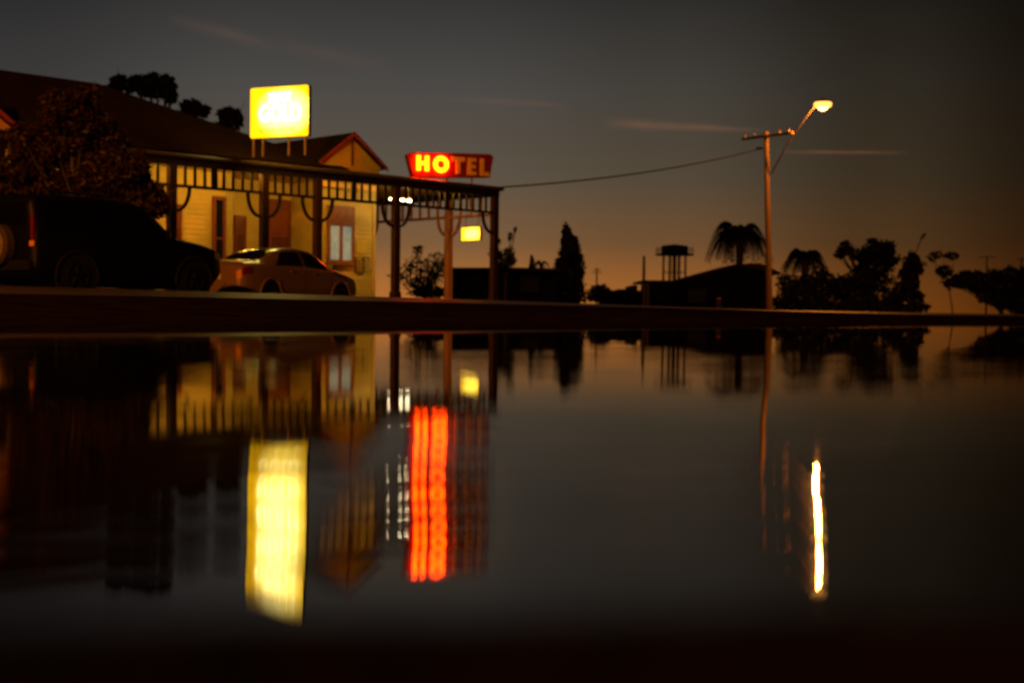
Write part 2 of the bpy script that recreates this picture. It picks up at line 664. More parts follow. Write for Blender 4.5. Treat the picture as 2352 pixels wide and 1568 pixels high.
def gable(cx, apex, ez, hw, y_front, y_back):
    gw = MB()
    gw.prism([(cx - hw + .12, ez + .02), (cx + hw - .12, ez + .02), (cx, apex - .12)], y_front + .12, y_front + .2)
    gw.prism([(cx - hw + .22, WT - .6), (cx + hw - .22, WT - .6), (cx + hw - .22, ez + .018), (cx - hw + .22, ez + .018)], y_front + .14, y_front + .2)
    w_ = gw.build('gable_wall', M_GABLE, H)
    bt = MB()
    bt.box2((cx - .035, y_front + .07, ez + .02), (cx + .035, y_front + .117, apex - .2))
    bt.build('batten', M_TRIM, w_)
    rr = MB()
    th = 0.07
    for s in (-1, 1):
        rr.prism([(cx, apex), (cx + s * hw, ez), (cx + s * hw, ez + th), (cx, apex + th)], y_front, y_back)
    rr.build('roof', M_ROOF, H)
    for s in (-1, 1):
        bb = MB()
        bb.prism([(cx, apex + th + .03), (cx + s * (hw + .03), ez + th), (cx + s * (hw + .03), ez - .06), (cx, apex - .08)], y_front - .05, y_front - .004)
        bb.build('barge_board', M_RED, H)


gable((g0 + g1) / 2, az + .05, (gz0 + gz1) / 2 - .06, HWID, 2.0, 8.5)
gable(AX2, az + .05, (gz0 + gz1) / 2 - .06, HWID, 2.0, 8.5)

# veranda roof, ceiling, fascia
XLV = -27.0
VT = 4.65
vr = MB()
vr.prism([(-.06, VT - .02), (2.7, WT - .03), (2.7, WT - .1), (-.06, VT - .09)], XLV, 0.12, plane='YZ')
vr.prism([(2.71, WT - .1), (14, WT - .1), (14, WT - .03), (2.71, WT - .03)], XB1 - .0, 0.12, plane='YZ')
vr.build('veranda_roof', M_ROOF, H)
vc = MB()
vc.box2((XLV, 0.12, 4.535), (-0.1, 2.55, 4.56))
vc.box2((XB1 + .03, 2.57, 4.535), (-0.1, 13.9, 4.56))
vc.box2((XL + .04, 2.57, 4.535), (XB0 - .04, 3.96, 4.56))
vc.build('veranda_ceiling', M_CEIL, H)
fa = MB()
fa.box2((XLV, -.05, 4.31), (0.12, 0.10, VT - .1))
fa.box2((-.03, 0.104, 4.31), (0.12, 13.9, VT - .1))
fa.build('fascia', M_DARKTRIM, H)
gu = MB()
gu.tube([(XLV, -.13, VT - .06), (0.2, -.13, VT - .06)], 0.075, 8)
gu.tube([(0.2, -.13, VT - .06), (0.2, 13.8, VT - .06)], 0.075, 8)
gu.build('gutter', mat('gutter_paint', (0.05, 0.03, 0.012), rough=0.4), H)

# posts, brackets and valances
PX = [HW(x, 500, 0)[0] for x in (395, 607, 730, 910, 1120)]
PX = [PX[0] - 6.6, PX[0] - 3.3] + PX
PX[-1] = -0.06
PW = 0.23


def bracket(parent, x, y, sgn, along='x', mt=None):
    """curved timber knee from the valance rail down to the post"""
    b = MB()
    pts = []
    reach, drop = 0.44, 0.66
    for i in range(11):
        a = i / 10 * math.pi / 2
        o = reach * math.cos(a)
        z = 3.68 - drop * math.sin(a)
        pts.append((o, z))
    inner = list(pts)
    wd = 0.085
    outer = []
    for i, (o, z) in enumerate(pts):
        o2, z2 = pts[min(i + 1, 10)]
        o1, z1 = pts[max(i - 1, 0)]
        tx, tz = o2 - o1, z2 - z1
        l = math.hypot(tx, tz)
        outer.append((o - tz / l * wd * 0.9, z + tx / l * wd * 0.9))
    outer[0] = (outer[0][0], 3.678)
    inner[0] = (inner[0][0], 3.678)
    outer[-1] = (0.0, outer[-1][1])
    prof = inner + outer[::-1]
    off = PW / 2 + .004
    prof = [(max(o, 0) + off, z) for o, z in prof]
    if along == 'x':
        b.prism([(x + sgn * o, z) for o, z in prof], y - .05, y + .05, 'XZ')
    else:
        b.prism([(y + sgn * o, z) for o, z in prof], x - .05, x + .05, 'YZ')
    return b.build('bracket', M_DARKTRIM if mt is None else mt, parent)


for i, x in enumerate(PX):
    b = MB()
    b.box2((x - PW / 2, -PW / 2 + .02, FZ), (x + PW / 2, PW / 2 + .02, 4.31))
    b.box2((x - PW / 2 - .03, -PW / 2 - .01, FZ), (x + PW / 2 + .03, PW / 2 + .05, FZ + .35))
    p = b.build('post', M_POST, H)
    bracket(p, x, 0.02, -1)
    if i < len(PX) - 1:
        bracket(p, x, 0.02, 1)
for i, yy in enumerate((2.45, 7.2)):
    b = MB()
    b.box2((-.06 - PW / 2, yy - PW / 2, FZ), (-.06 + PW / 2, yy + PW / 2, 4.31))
    p = b.build('post', M_SIDELIT, H)
    bracket(p, -.06, yy, 1, 'y', M_SIDELIT)
    bracket(p, -.06, yy, -1, 'y', M_SIDELIT)


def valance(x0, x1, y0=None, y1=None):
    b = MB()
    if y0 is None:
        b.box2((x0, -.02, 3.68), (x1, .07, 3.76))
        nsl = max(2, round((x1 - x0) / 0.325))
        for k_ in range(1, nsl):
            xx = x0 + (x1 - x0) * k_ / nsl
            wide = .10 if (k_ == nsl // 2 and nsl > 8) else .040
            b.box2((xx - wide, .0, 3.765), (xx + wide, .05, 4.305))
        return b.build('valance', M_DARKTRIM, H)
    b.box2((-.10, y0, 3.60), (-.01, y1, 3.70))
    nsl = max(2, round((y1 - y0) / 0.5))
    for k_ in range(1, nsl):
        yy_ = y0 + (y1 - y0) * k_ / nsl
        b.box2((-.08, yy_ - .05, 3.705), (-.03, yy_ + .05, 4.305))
    return b.build('valance', M_SIDELIT, H)


for a_, b_ in zip(PX[:-1], PX[1:]):
    valance(a_ + PW / 2 + .003, b_ - PW / 2 - .003)
valance(0, 0, .2, 2.45 - PW / 2 - .003)
valance(0, 0, 2.45 + PW / 2 + .003, 7.2 - PW / 2 - .003)

# windows and doors
M_CURT = mat('pale_blue_curtain', (0.34, 0.42, 0.40), rough=0.8, var=0.3, scale=5, emit=(0.26, 0.35, 0.30), estr=0.33)
M_LITG = mat('lit_frosted_glass', (0.4, 0.3, 0.1), rough=0.3, var=0.2, emit=(0.5, 0.30, 0.04), estr=0.55)


def window(x0, x1, z0, z1, y, panes, pane_mat, frame_mat, name='window', head=0.0, mid=None):
    fr = MB()
    t_, d_ = 0.11, 0.09
    fr.box2((x0, y - d_, z0), (x0 + t_, y - .003, z1))
    fr.box2((x1 - t_, y - d_, z0), (x1, y - .003, z1))
    fr.box2((x0 + t_, y - d_, z1 - t_ - head), (x1 - t_, y - .003, z1))
    fr.box2((x0 + t_, y - d_, z0), (x1 - t_, y - .003, z0 + t_))
    iw = (x1 - x0 - 2 * t_)
    for k_ in range(1, panes):
        xx = x0 + t_ + iw * k_ / panes
        fr.box2((xx - .06, y - d_ + .005, z0 + t_), (xx + .06, y - .003, z1 - t_ - head))
    if mid:
        fr.box2((x0 + t_, y - d_ + .008, mid - .03), (x1 - t_, y - .003, mid + .03))
    w_ = fr.build(name, frame_mat, H)
    if name == 'window':
        sl = MB()
        sl.box2((x0 - .06, y - .15, z0 - .07), (x1 + .06, y - .003, z0 - .002))
        sl.build('sill', frame_mat, w_)
    for k_ in range(panes):
        a = x0 + t_ + iw * k_ / panes + (.06 if k_ else 0)
        b_ = x0 + t_ + iw * (k_ + 1) / panes - (.06 if k_ < panes - 1 else 0)
        pb = MB()
        n_ = 9
        if pane_mat is M_CURT:         # gathered curtain behind the sash
            vs, fs = [], []
            for j in range(n_ * 2 + 1):
                xx = a + (b_ - a) * j / (2 * n_)
                yy = y - .03 + (.018 if j % 2 else -.012)
                vs += [(xx, yy, z0 + t_), (xx, yy, z1 - t_ - head)]
            for j in range(n_ * 2):
                fs.append((2 * j, 2 * j + 2, 2 * j + 3, 2 * j + 1))
            pb.add(vs, fs)
            pb.build('curtain', pane_mat, w_)
        else:
            pb.box2((a, y - .04, z0 + t_), (b_, y - .02, z1 - t_ - head))
            pb.build('pane', pane_mat, w_)
    return w_


wx0, wz1 = HW(749, 470, 2.6)
wx1, wz0 = HW(809, 606, 2.6)
window(wx0, wx1, wz0, wz1 - .02, 2.562, 2, M_CURT, mat('window_paint', (0.25, 0.085, 0.025), rough=.5), head=0.58)
a0 = HW(485, 500, 2.6)[0]
window(a0, x515 - .0, 0.95, 3.75, 2.562, 1, M_GLASSDK, M_TRIM, mid=2.4)


def door(x0, x1, z1, y, lit=False, split=1):
    fr = MB()
    t_ = .09
    fr.box2((x0, y - .08, FZ), (x0 + t_, y - .003, z1))
    fr.box2((x1 - t_, y - .08, FZ), (x1, y - .003, z1))
    fr.box2((x0 + t_, y - .08, z1 - t_), (x1 - t_, y - .003, z1))
    d_ = fr.build('door', M_TRIM, H)
    iw = (x1 - x0 - 2 * t_) / split
    for k_ in range(split):
        a = x0 + t_ + iw * k_ + .004
        b_ = x0 + t_ + iw * (k_ + 1) - .004
        lf = MB()
        top = min(z1 - t_ - .004, FZ + 2.25)
        lf.box2((a, y - .05, FZ), (b_, y - .004, top))
        lf.build('leaf', mat('maroon_door', (0.11, 0.022, 0.012), rough=.4), d_)
        gl = MB()
        m_ = (b_ - a) * .22
        gl.box2((a + m_, y - .062, FZ + 1.15), (b_ - m_, y - .0502, FZ + 1.62))
        gl.build('pane', M_LITG if lit else M_GLASSDK, d_)
        hd = MB()
        hx = a + .07 if k_ else b_ - .07
        hd.box2((hx - .015, y - .1, FZ + .95), (hx + .015, y - .0505, FZ + 1.15))
        hd.build('handle', M_STEEL, d_)
    if z1 - t_ > FZ + 2.3:
        tr = MB()
        tr.box2((x0 + t_ + .004, y - .05, FZ + 2.26), (x1 - t_ - .004, y - .004, z1 - t_ - .004))
        tr.build('transom', M_TRIM, d_)
    return d_


door(HW(615, 500, 4.0)[0], HW(668, 500, 4.0)[0] - .06, 3.95, 3.962, True, 2)
door(HW(533, 500, 4.0)[0] + .05, HW(562, 500, 4.0)[0], 3.3, 3.962, False, 1)
door(HW(398, 500, 2.6)[0], HW(414, 500, 2.6)[0], 3.4, 2.562, False, 1)
window(-16.5, -14.8, 1.2, 3.3, 2.562, 2, M_GLASSDK, M_TRIM)


def local(lx, ly, z):
    p = R_ + U * lx + NV * ly
    return (p[0], p[1], z)


def hthing(name, label, cat, lx, ly, z, group=None, rz=0.0):
    return thing(name, label, cat, local(lx, ly, z), HROT + rz, group)


# posters on the bay wall
pt_mats = [mat('poster_paper', (0.62, 0.50, 0.22), rough=.5, var=.3, scale=4), mat('dark_poster_paper', (0.10, 0.04, 0.02), rough=.5, var=.5, scale=6),
           mat('yellow_poster_paper', (0.75, 0.50, 0.05), rough=.5, var=.2)]
for (px0, py0, px1, py1, mi, lab) in (
        (817, 553, 838, 583, 2, 'yellow poster on the cream wall, uppermost of the notices right of the curtained window'),
        (815, 590, 836, 628, 1, 'dark picture poster on the cream wall below the yellow poster'),
        (838, 588, 852, 622, 0, 'narrow pale notice on the cream wall beside the dark picture poster')):
    a, z1 = HW(px0, py0, 2.55)
    b, z0 = HW(px1, py1, 2.55)
    t = hthing('poster', lab, 'poster', (a + b) / 2, 2.54, z0, 'posters on the hotel wall')
    q = MB()
    q.box2((-(b - a) / 2, -.012, 0), ((b - a) / 2, .02, z1 - z0))
    q.build('sheet', pt_mats[mi], t)
    q = MB()
    for k_ in range(4):
        q.box2((-(b - a) * .36, -.016, (z1 - z0) * (.15 + .17 * k_)), ((b - a) * (.36 - .09 * (k_ % 2)), -.0125, (z1 - z0) * (.22 + .17 * k_)))
    q.box2((-(b - a) * .36, -.016, (z1 - z0) * .82), ((b - a) * .2, -.0125, (z1 - z0) * .94))
    q.build('print', pt_mats[(mi + 1) % 3], t)

# fluorescent battens hung under the veranda ceiling
tube_mats = [emit_mat('fluorescent_tube', (1.0, 0.80, 0.46), 26), emit_mat('warm_tube', (1.0, 0.53, 0.060), 165)]


def batten(lx, ly, z, ln, m_i, label):
    t = hthing('ceiling_light', label, 'light', lx, ly, z, 'lights under the veranda')
    b = MB()
    b.box2((-ln / 2 - .05, -.06, .03), (ln / 2 + .05, .06, .1))
    b.build('housing', M_CREAMP, t)
    b = MB()
    b.tube([(-ln / 2, 0, -.005), (ln / 2, 0, -.005)], 0.032, 8)
    b.build('tube', tube_mats[m_i], t, smooth=True)
    for s in (-1, 1):
        b = MB()
        b.tube([(s * ln * .35, 0, .095), (s * ln * .35, 0, 4.534 - z)], .012, 6)
        b.build('hanger', M_STEEL, t)


fx0, fz0 = HW(893, 455, 1.0)
fx1, fz1 = HW(946, 463, 1.0)
batten((fx0 + fx1) / 2, 1.0, (fz0 + fz1) / 2, abs(fx1 - fx0) - .1, 0, 'white fluorescent tube glowing behind the veranda valance at the sixth post')
batten(-7.0, .34, 4.425, 1.2, 1, 'warm dim tube light hidden behind the valance in front of the curtained window')
batten(-10.9, .34, 4.425, 1.2, 1, 'warm dim tube light hidden behind the valance left of the entrance doors')
batten(-2.6, .34, 4.425, 1.2, 1, 'warm dim tube light hidden behind the valance between the last two veranda posts')
batten(-14.6, .34, 4.425, 1.2, 1, 'warm dim tube light under the veranda behind the bushy tree')


def text_mesh(s, size, depth, material, parent, name, loc, rot, fit=None):
    cu = bpy.data.curves.new(name, 'FONT')
    cu.body = s
    cu.size = size
    cu.extrude = depth
    cu.align_x = 'CENTER'
    cu.align_y = 'CENTER'
    cu.offset = size * 0.02
    to = bpy.data.objects.new(name + '_tmp', cu)
    COL.objects.link(to)
    bpy.context.view_layer.update()
    me = bpy.data.meshes.new_from_object(to.evaluated_get(bpy.context.evaluated_depsgraph_get()))
    bpy.data.objects.remove(to)
    me.name = name
    if fit:
        xs_ = [v.co.x for v in me.vertices]
        ys_ = [v.co.y for v in me.vertices]
        w_, h_ = max(xs_) - min(xs_), max(ys_) - min(ys_)
        cx_, cy_ = (max(xs_) + min(xs_)) / 2, (max(ys_) + min(ys_)) / 2
        for v in me.vertices:
            v.co.x = (v.co.x - cx_) * fit[0] / w_
            v.co.y = (v.co.y - cy_) * fit[1] / h_
    me.materials.clear()
    me.materials.append(material)
    o = bpy.data.objects.new(name, me)
    COL.objects.link(o)
    o.parent = parent
    o.location = loc
    o.rotation_euler = rot
    return o


# ------------------------------------------------------------------ big lit box sign on the veranda roof
pr = D(708, 195, 39.6)
prb = D(708, 312, 39.6)
SW, SH, ST = 2.75, float(pr[2] - prb[2]), 0.20
# the sign stands square to the facade and shows its face to the left end of the street
SDIR = NV * 0.93 + (-U) * 0.37
SDIR /= np.linalg.norm(SDIR)
# choose the width so that its far edge falls where the photograph has it
best = min(np.linspace(1.2, 5, 400), key=lambda s: abs((lambda p: (p[0] / p[1]))(pr + SDIR * s) - ray(575, 210)[0] / ray(575, 210)[1]))
SW = float(best)
s_rz = math.atan2(-SDIR[1], -SDIR[0])
mid = pr + SDIR * SW / 2
roof_z = 4.68
S = thing('illuminated_sign', 'large glowing yellow box sign on posts above the veranda roof', 'sign', (mid[0], mid[1], roof_z), s_rz)


def box_sign_mat(name, ca, cb_, e_a, e_b, sx, sz, z0):
    """translucent face lit by tubes behind its middle: brighter in the centre"""
    m = bpy.data.materials.new(name)
    m.use_nodes = True
    t = m.node_tree
    t.nodes.clear()
    co = N(t, 'ShaderNodeTexCoord')
    sp = N(t, 'ShaderNodeSeparateXYZ')
    t.links.new(co.outputs['Object'], sp.inputs[0])
    fx = math_node(t, 'POWER', math_node(t, 'ABSOLUTE', math_node(t, 'DIVIDE', math_node(t, 'SUBTRACT', sp.outputs[0], sx * .08), sx / 2)), 2.4)
    fz = math_node(t, 'POWER', math_node(t, 'ABSOLUTE', math_node(t, 'DIVIDE', math_node(t, 'SUBTRACT', sp.outputs[2], z0), sz / 2)), 2.4)
    f = math_node(t, 'SUBTRACT', 1.0, math_node(t, 'ADD', fx, fz), clamp=True)
    c = ramp_node(t, f, [(0, ca), (0.30, [p * .4 + q * .6 for p, q in zip(ca, cb_)]), (0.7, cb_)])
    st = math_node(t, 'ADD', math_node(t, 'MULTIPLY', f, e_b - e_a), e_a)
    e = N(t, 'ShaderNodeEmission')
    t.links.new(c, e.inputs[0])
    t.links.new(st, e.inputs[1])
    o = N(t, 'ShaderNodeOutputMaterial')
    t.links.new(e.outputs[0], o.inputs[0])
    return m


z0s = float(prb[2]) - roof_z
zc = z0s + SH / 2
b = MB()
b.box2((-SW / 2, 0.03, z0s), (SW / 2, ST, z0s + SH))
b.build('box', M_DARKTRIM, S, bevel=.02)
b = MB()
rr = .07
poly = []
for cxs, czs, a0_ in ((SW / 2 - rr, z0s + SH - rr, 0), (-SW / 2 + rr, z0s + SH - rr, 90), (-SW / 2 + rr, z0s + rr, 180), (SW / 2 - rr, z0s + rr, 270)):
    for k_ in range(5):
        a_ = rad(a0_ + k_ * 22.5)
        poly.append((cxs + rr * math.cos(a_), czs + rr * math.sin(a_)))
b.prism(poly, 0.0, 0.027)
b.build('face', box_sign_mat('yellow_sign_face', (1.0, 0.50, 0.003), (1.0, 0.69, 0.085), 2.0, 8.5, SW, SH, zc), S)
b = MB()
b.prism([(x * .93, zc + (z - zc) * .90) for x, z in poly], ST + .002, ST + .006)
b.build('face', emit_mat('sign_back_face', (1.0, 0.56, 0.03), 24.0), S)
M_SIGNW = emit_mat('white_sign_letters', (1.0, 0.84, 0.34), 11)
M_SIGNY = emit_mat('ochre_sign_letters', (1.0, 0.62, 0.004), 1.0)
RT = (rad(90), 0, 0)
text_mesh('XXXX', 1, .001, M_SIGNW, S, 'lettering', (0.02, -.006, zc + SH * .285), RT, (SW * .40, SH * .20))
text_mesh('GOLD', 1, .001, M_SIGNW, S, 'lettering', (0.04, -.006, zc - SH * .02), RT, (SW * .72, SH * .33))
text_mesh('ROYAL HOTEL', 1, .001, M_SIGNY, S, 'lettering', (-0.02, -.006, zc - SH * .355), RT, (SW * .62, SH * .10))
for xx in (-SW / 2 + .05, -SW / 2 + .95 * .0 + .38, SW * .14, SW * .42):
    b = MB()
    b.tube([(xx, .11, 0.0), (xx, .11, z0s + .05)], .045, 8)
    b.build('leg', M_STEEL, S)

# ------------------------------------------------------------------ neon HOTEL sign
hl = D(934, 405, 47.1)
hrr = D(1133, 405, 48.6)
hd = hrr - hl
HSL = math.hypot(hd[0], hd[1])
h_rz = math.atan2(hd[1], hd[0])
hc_ = (hl + hrr) / 2
T = thing('hotel_sign', 'red boat shaped neon sign reading HOTEL with only H and O lit', 'sign', (hc_[0], hc_[1], roof_z - .02), h_rz)
hn = np.array([-hd[1], hd[0], 0]) / HSL


def TS(x, y):
    """photo point on the sign plane -> sign coordinates"""
    r = ray(x, y)
    t_ = ((hc_ - CAM) @ hn) / (r @ hn)
    p = CAM + r * t_
    return float((p - hc_) @ (hd / HSL * np.array([1, 1, 0]))), float(p[2] - roof_z + .02)


M_HRED = mat('red_enamel', (0.22, 0.008, 0.005), rough=0.4, var=0.1)
b = MB()
out = [TS(948, 405), TS(1126, 404), TS(1130, 380), TS(1134, 360), TS(1126, 354), TS(1040, 351.5), TS(945, 350), TS(935, 355)]
b.prism(out, 0.0, 0.28)
b.build('panel', M_HRED, T, bevel=.012)
b = MB()
b.prism([(x * 1.006, z) for x, z in out[:1]] + [TS(948, 405.5), TS(1126, 404.5), TS(1126, 407.5), TS(948, 408.2)], -.03, .30)
b.build('trim', M_RED, T)
ht = TS(1000, 355)[1] - .04
hb = TS(1000, 398.5)[1] + .02
M_NEON = emit_mat('neon_glow', (1.0, 0.040, 0.0004), 38.0)
xh0, xh1 = TS(959.5, 377)[0], TS(978.5, 377)[0]
xo = TS(1011, 377)[0]
nr = 0.085
ny_ = -.085
b = MB()
zm = (ht + hb) / 2
for xx in (xh0, xh1):
    b.tube([(xx, ny_, hb + .04), (xx, ny_, ht - .04)], nr, 10)
b.tube([(xh0, ny_, zm), (xh1, ny_, zm)], nr * .8, 10)
b.build('letter', M_NEON, T, smooth=True)
b = MB()
ro = (ht - hb) / 2 - nr
circ = [(xo + ro * math.cos(2 * math.pi * k_ / 32), ny_, zm + ro * math.sin(2 * math.pi * k_ / 32)) for k_ in range(33)]
b.tube(circ, nr, 10, caps=False)
b.build('letter', M_NEON, T, smooth=True)
M_UNLIT = mat('unlit_letter_paint', (0.80, 0.42, 0.10), rough=.5, var=.1)


def letter(bars):
    b_ = MB()
    for (x0_, z0_, x1_, z1_) in bars:
        b_.box2((x0_, -.06, z0_), (x1_, -.0015, z1_))
    return b_.build('letter', M_UNLIT, T)


sw_ = .155
tx0, tx1 = TS(1036, 377)[0], TS(1067, 377)[0]
tm = (tx0 + tx1) / 2
letter([(tx0, ht - sw_, tx1, ht), (tm - sw_ / 2, hb, tm + sw_ / 2, ht - sw_)])
ex0_, ex1_ = TS(1073, 377)[0], TS(1093, 377)[0]
letter([(ex0_, hb, ex0_ + sw_, ht), (ex0_ + sw_, ht - sw_ * .8, ex1_, ht), (ex0_ + sw_, zm - sw_ * .4, ex1_ - .03, zm + sw_ * .4), (ex0_ + sw_, hb, ex1_, hb + sw_ * .8)])
lx0_, lx1_ = TS(1102, 377)[0], TS(1122, 377)[0]
letter([(lx0_, hb, lx0_ + sw_, ht), (lx0_ + sw_, hb, lx1_, hb + sw_ * .85)])
for px_ in (962, 1030, 1088):
    xx = TS(px_, 400)[0]
    b = MB()
    b.tube([(xx, .16, -0.02), (xx, .16, TS(px_, 400)[1])], .035, 8)
    b.build('leg', M_RED, T)

# ------------------------------------------------------------------ small lit sign hung under the veranda
hx = HW(1101, 536, 0.55)
h2 = D(1060, 540, 1)          # left edge direction
pz1, pz0 = HW(1101, 521, 0.55)[1], HW(1101, 551, 0.55)[1]
pR = np.array(local(hx[0], 0.55, 0))
SD2 = NV
kL = ray(1060, 540)[0] / ray(1060, 540)[1]
w2 = float(min(np.linspace(.3, 4, 600), key=lambda s: abs((pR + SD2 * s)[0] / (pR + SD2 * s)[1] - kL)))
c2 = pR + SD2 * w2 / 2
G = thing('hanging_sign', 'small glowing yellow box sign hung under the veranda near the corner post', 'sign',
          (c2[0], c2[1], pz0), math.atan2(-SD2[1], -SD2[0]))
hh = pz1 - pz0
b = MB()
b.box2((-w2 / 2, .024, 0), (w2 / 2, .16, hh))
b.build('box', mat('sign_case', (0.30, 0.22, 0.05), rough=.5), G, bevel=.015)
b = MB()
b.box2((-w2 / 2, 0, 0), (w2 / 2, .02, hh))
b.build('face', box_sign_mat('small_sign_face', (1.0, 0.50, 0.004), (1.0, 0.66, 0.05), 3.0, 8.0, w2, hh, hh / 2), G, bevel=.004)
for s in (-1, 1):
    b = MB()
    b.tube([(s * w2 * .35, .09, hh - .01), (s * w2 * .35, .09, 4.534 - pz0)], .015, 6)
    b.build('hanger', M_STEEL, G)

# ------------------------------------------------------------------ low picket fence beside the hotel
fa_, fb_ = HW(846, 668, 5.0)[0], HW(900, 668, 5.0)[0]
fa_, fb_ = XB1 + .05, -0.3
K = hthing('picket_fence', 'low picket fence between the hotel wall corner and the veranda post', 'fence', fa_, 6.9, 0.30)
b = MB()
n_p = int((fb_ - fa_) / .17)
for k_ in range(n_p):
    xx = .05 + k_ * .17
    b.prism([(xx - .04, .1), (xx + .04, .1), (xx + .04, .92), (xx, .99), (xx - .04, .92)], 0, .02)
b.build('pickets', mat('picket_paint', (0.55, 0.42, 0.2), rough=.6), K)
b = MB()
for z in (.28, .75):
    b.box2((0, .0205, z), (fb_ - fa_, .06, z + .07))
b.build('rail', M_TRIM, K)


# ------------------------------------------------------------------ cars
def pchip(xs_, ys_, x):
    xs_ = np.array(xs_, float)
    ys_ = np.array(ys_, float)
    h = np.diff(xs_)
    d = np.diff(ys_) / h
    m = np.zeros_like(ys_)
    for i in range(1, len(xs_) - 1):
        if d[i - 1] * d[i] > 0:
            w1, w2_ = 2 * h[i] + h[i - 1], h[i] + 2 * h[i - 1]
            m[i] = (w1 + w2_) / (w1 / d[i - 1] + w2_ / d[i])
    m[0], m[-1] = d[0], d[-1]
    x = np.clip(x, xs_[0], xs_[-1])
    i = np.clip(np.searchsorted(xs_, x) - 1, 0, len(xs_) - 2)
    t = (x - xs_[i]) / h[i]
    return ((2 * t ** 3 - 3 * t ** 2 + 1) * ys_[i] + (t ** 3 - 2 * t ** 2 + t) * h[i] * m[i]
            + (-2 * t ** 3 + 3 * t ** 2) * ys_[i + 1] + (t ** 3 - t ** 2) * h[i] * m[i + 1])


class Shell:
    """a car body as a surface S(y, t): t runs from the sill centre (0) over the flank to the roof centre (7)"""

    def __init__(self, keys, crown=.03):
        self.k = np.array(keys, float)
        self.crown = crown

    def ring(self, y):
        p = [float(pchip(self.k[:, 0], self.k[:, j], np.array([y]))[0]) for j in range(1, 6)]
        wm_, zb, zbelt, wr, zr = p
        zm_ = zb + (zbelt - zb) * .55
        return np.array([(0, zb), (wm_ * .8, zb), (wm_ * .97, zb + .1), (wm_, zm_), (wm_ * .975, zbelt), (wr, zr - self.crown - .02 * (zr - zbelt)),
                         (wr * .72, zr - .012), (0, zr)])

    def S(self, y, t, side=1):
        r = self.ring(y)
        i = int(min(max(math.floor(t), 0), 6))
        f = t - i
        p0, p1, p2, p3 = r[max(i - 1, 0)], r[i], r[i + 1], r[min(i + 2, 7)]
        if i == 4:                              # glass: nearly straight
            q = p1 + (p2 - p1) * f + np.array([.035 * math.sin(math.pi * f) * abs(p1[0] - p2[0]) / .35, 0])
        elif i <= 1:
            q = p1 + (p2 - p1) * f
        else:
            m1, m2 = (p2 - p0) / 2, (p3 - p1) / 2
            if i == 3:
                m2 = (p2 - p1) * .6
            if i == 5:
                m1 = (p2 - p1) * .8
            q = ((2 * f ** 3 - 3 * f ** 2 + 1) * p1 + (f ** 3 - 2 * f ** 2 + f) * m1 + (-2 * f ** 3 + 3 * f ** 2) * p2 + (f ** 3 - f ** 2) * m2)
        return np.array([side * max(q[0], 0), y, q[1]])

    def normal(self, y, t, side=1):
        e = .02
        a = self.S(y + e, t, side) - self.S(y - e, t, side)
        b_ = self.S(y, t + e, side) - self.S(y, t - e, side)
        n_ = np.cross(a, b_)
        l = np.linalg.norm(n_)
        n_ = n_ / l if l > 1e-9 else np.array([side, 0, 0.])
        c = self.S(y, t, side) - np.array([0, y, .7])
        return n_ if n_ @ c > 0 else -n_

    def body(self, ny=70, nt_=50):
        y0, y1 = self.k[0, 0], self.k[-1, 0]
        b_ = MB()
        vs = []
        ts = list(np.linspace(0, 7, nt_))
        for j in range(ny + 1):
            s = j / ny
            s = s + .06 * math.sin(2 * math.pi * s) * -1
            y = y0 + (y1 - y0) * s
            row = [self.S(y, t, -1) for t in ts] + [self.S(y, t, 1) for t in ts[::-1][1:-1]]
            vs += row
        m = 2 * nt_ - 2
        fs = [(j * m + i, j * m + (i + 1) % m, (j + 1) * m + (i + 1) % m, (j + 1) * m + i) for j in range(ny) for i in range(m)]
        fs += [tuple(range(m)), tuple(ny * m + i for i in range(m))]
        return b_.add(vs, fs)

    def patch(self, ylo, yhi, tlo, thi, off=.008, side=1, ny=14, nt_=8, mirror=False):
        """a panel lying on the shell; ylo/yhi may be functions of t"""
        b_ = MB()
        vs = []
        tl = np.linspace(tlo, thi, nt_)
        cols = [(t, side) for t in tl]
        if mirror:
            cols = [(t, -1) for t in tl] + [(t, 1) for t in tl[::-1]]
        for t, sd in cols:
            a = ylo(t) if callable(ylo) else ylo
            c = yhi(t) if callable(yhi) else yhi
            for y in np.linspace(a, c, ny):
                tt_ = min(t, 6.96)
                vs.append(self.S(y, t, sd) + self.normal(y, tt_, sd) * off)
        nc = len(cols)
        return b_.add(vs, [(i * ny + j, i * ny + j + 1, (i + 1) * ny + j + 1, (i + 1) * ny + j) for i in range(nc - 1) for j in range(ny - 1)])


def wheel(parent, x, y, r, sgn, rim_mat):
    wv = MB()
    wd = .2
    prof = [(r * .62, -wd / 2), (r * .9, -wd / 2), (r, -wd * .32), (r, wd * .32), (r * .9, wd / 2), (r * .62, wd / 2)]
    wv.lathe(prof, 28, (x, y, r), 'X')
    w_ = wv.build('wheel', M_BLACK, parent, smooth=False)
    rm = MB()
    xo_ = x + sgn * (wd / 2 + .004)
    ringp = [(xo_, y + r * .6 * math.cos(2 * math.pi * k_ / 24), r + r * .6 * math.sin(2 * math.pi * k_ / 24)) for k_ in range(25)]
    rm.tube(ringp, .022, 6, caps=False)
    for k_ in range(5):
        a = 2 * math.pi * k_ / 5 + .3
        rm.tube([(xo_, y + .04 * math.cos(a), r + .04 * math.sin(a)), (xo_ - sgn * .01, y + r * .58 * math.cos(a), r + r * .58 * math.sin(a))], [.035, .028], 6)
    rm.lathe([(.07, -.015), (.06, .02)], 14, (xo_, y, r), 'X')
    rm.build('rim', rim_mat, w_)
    return w_


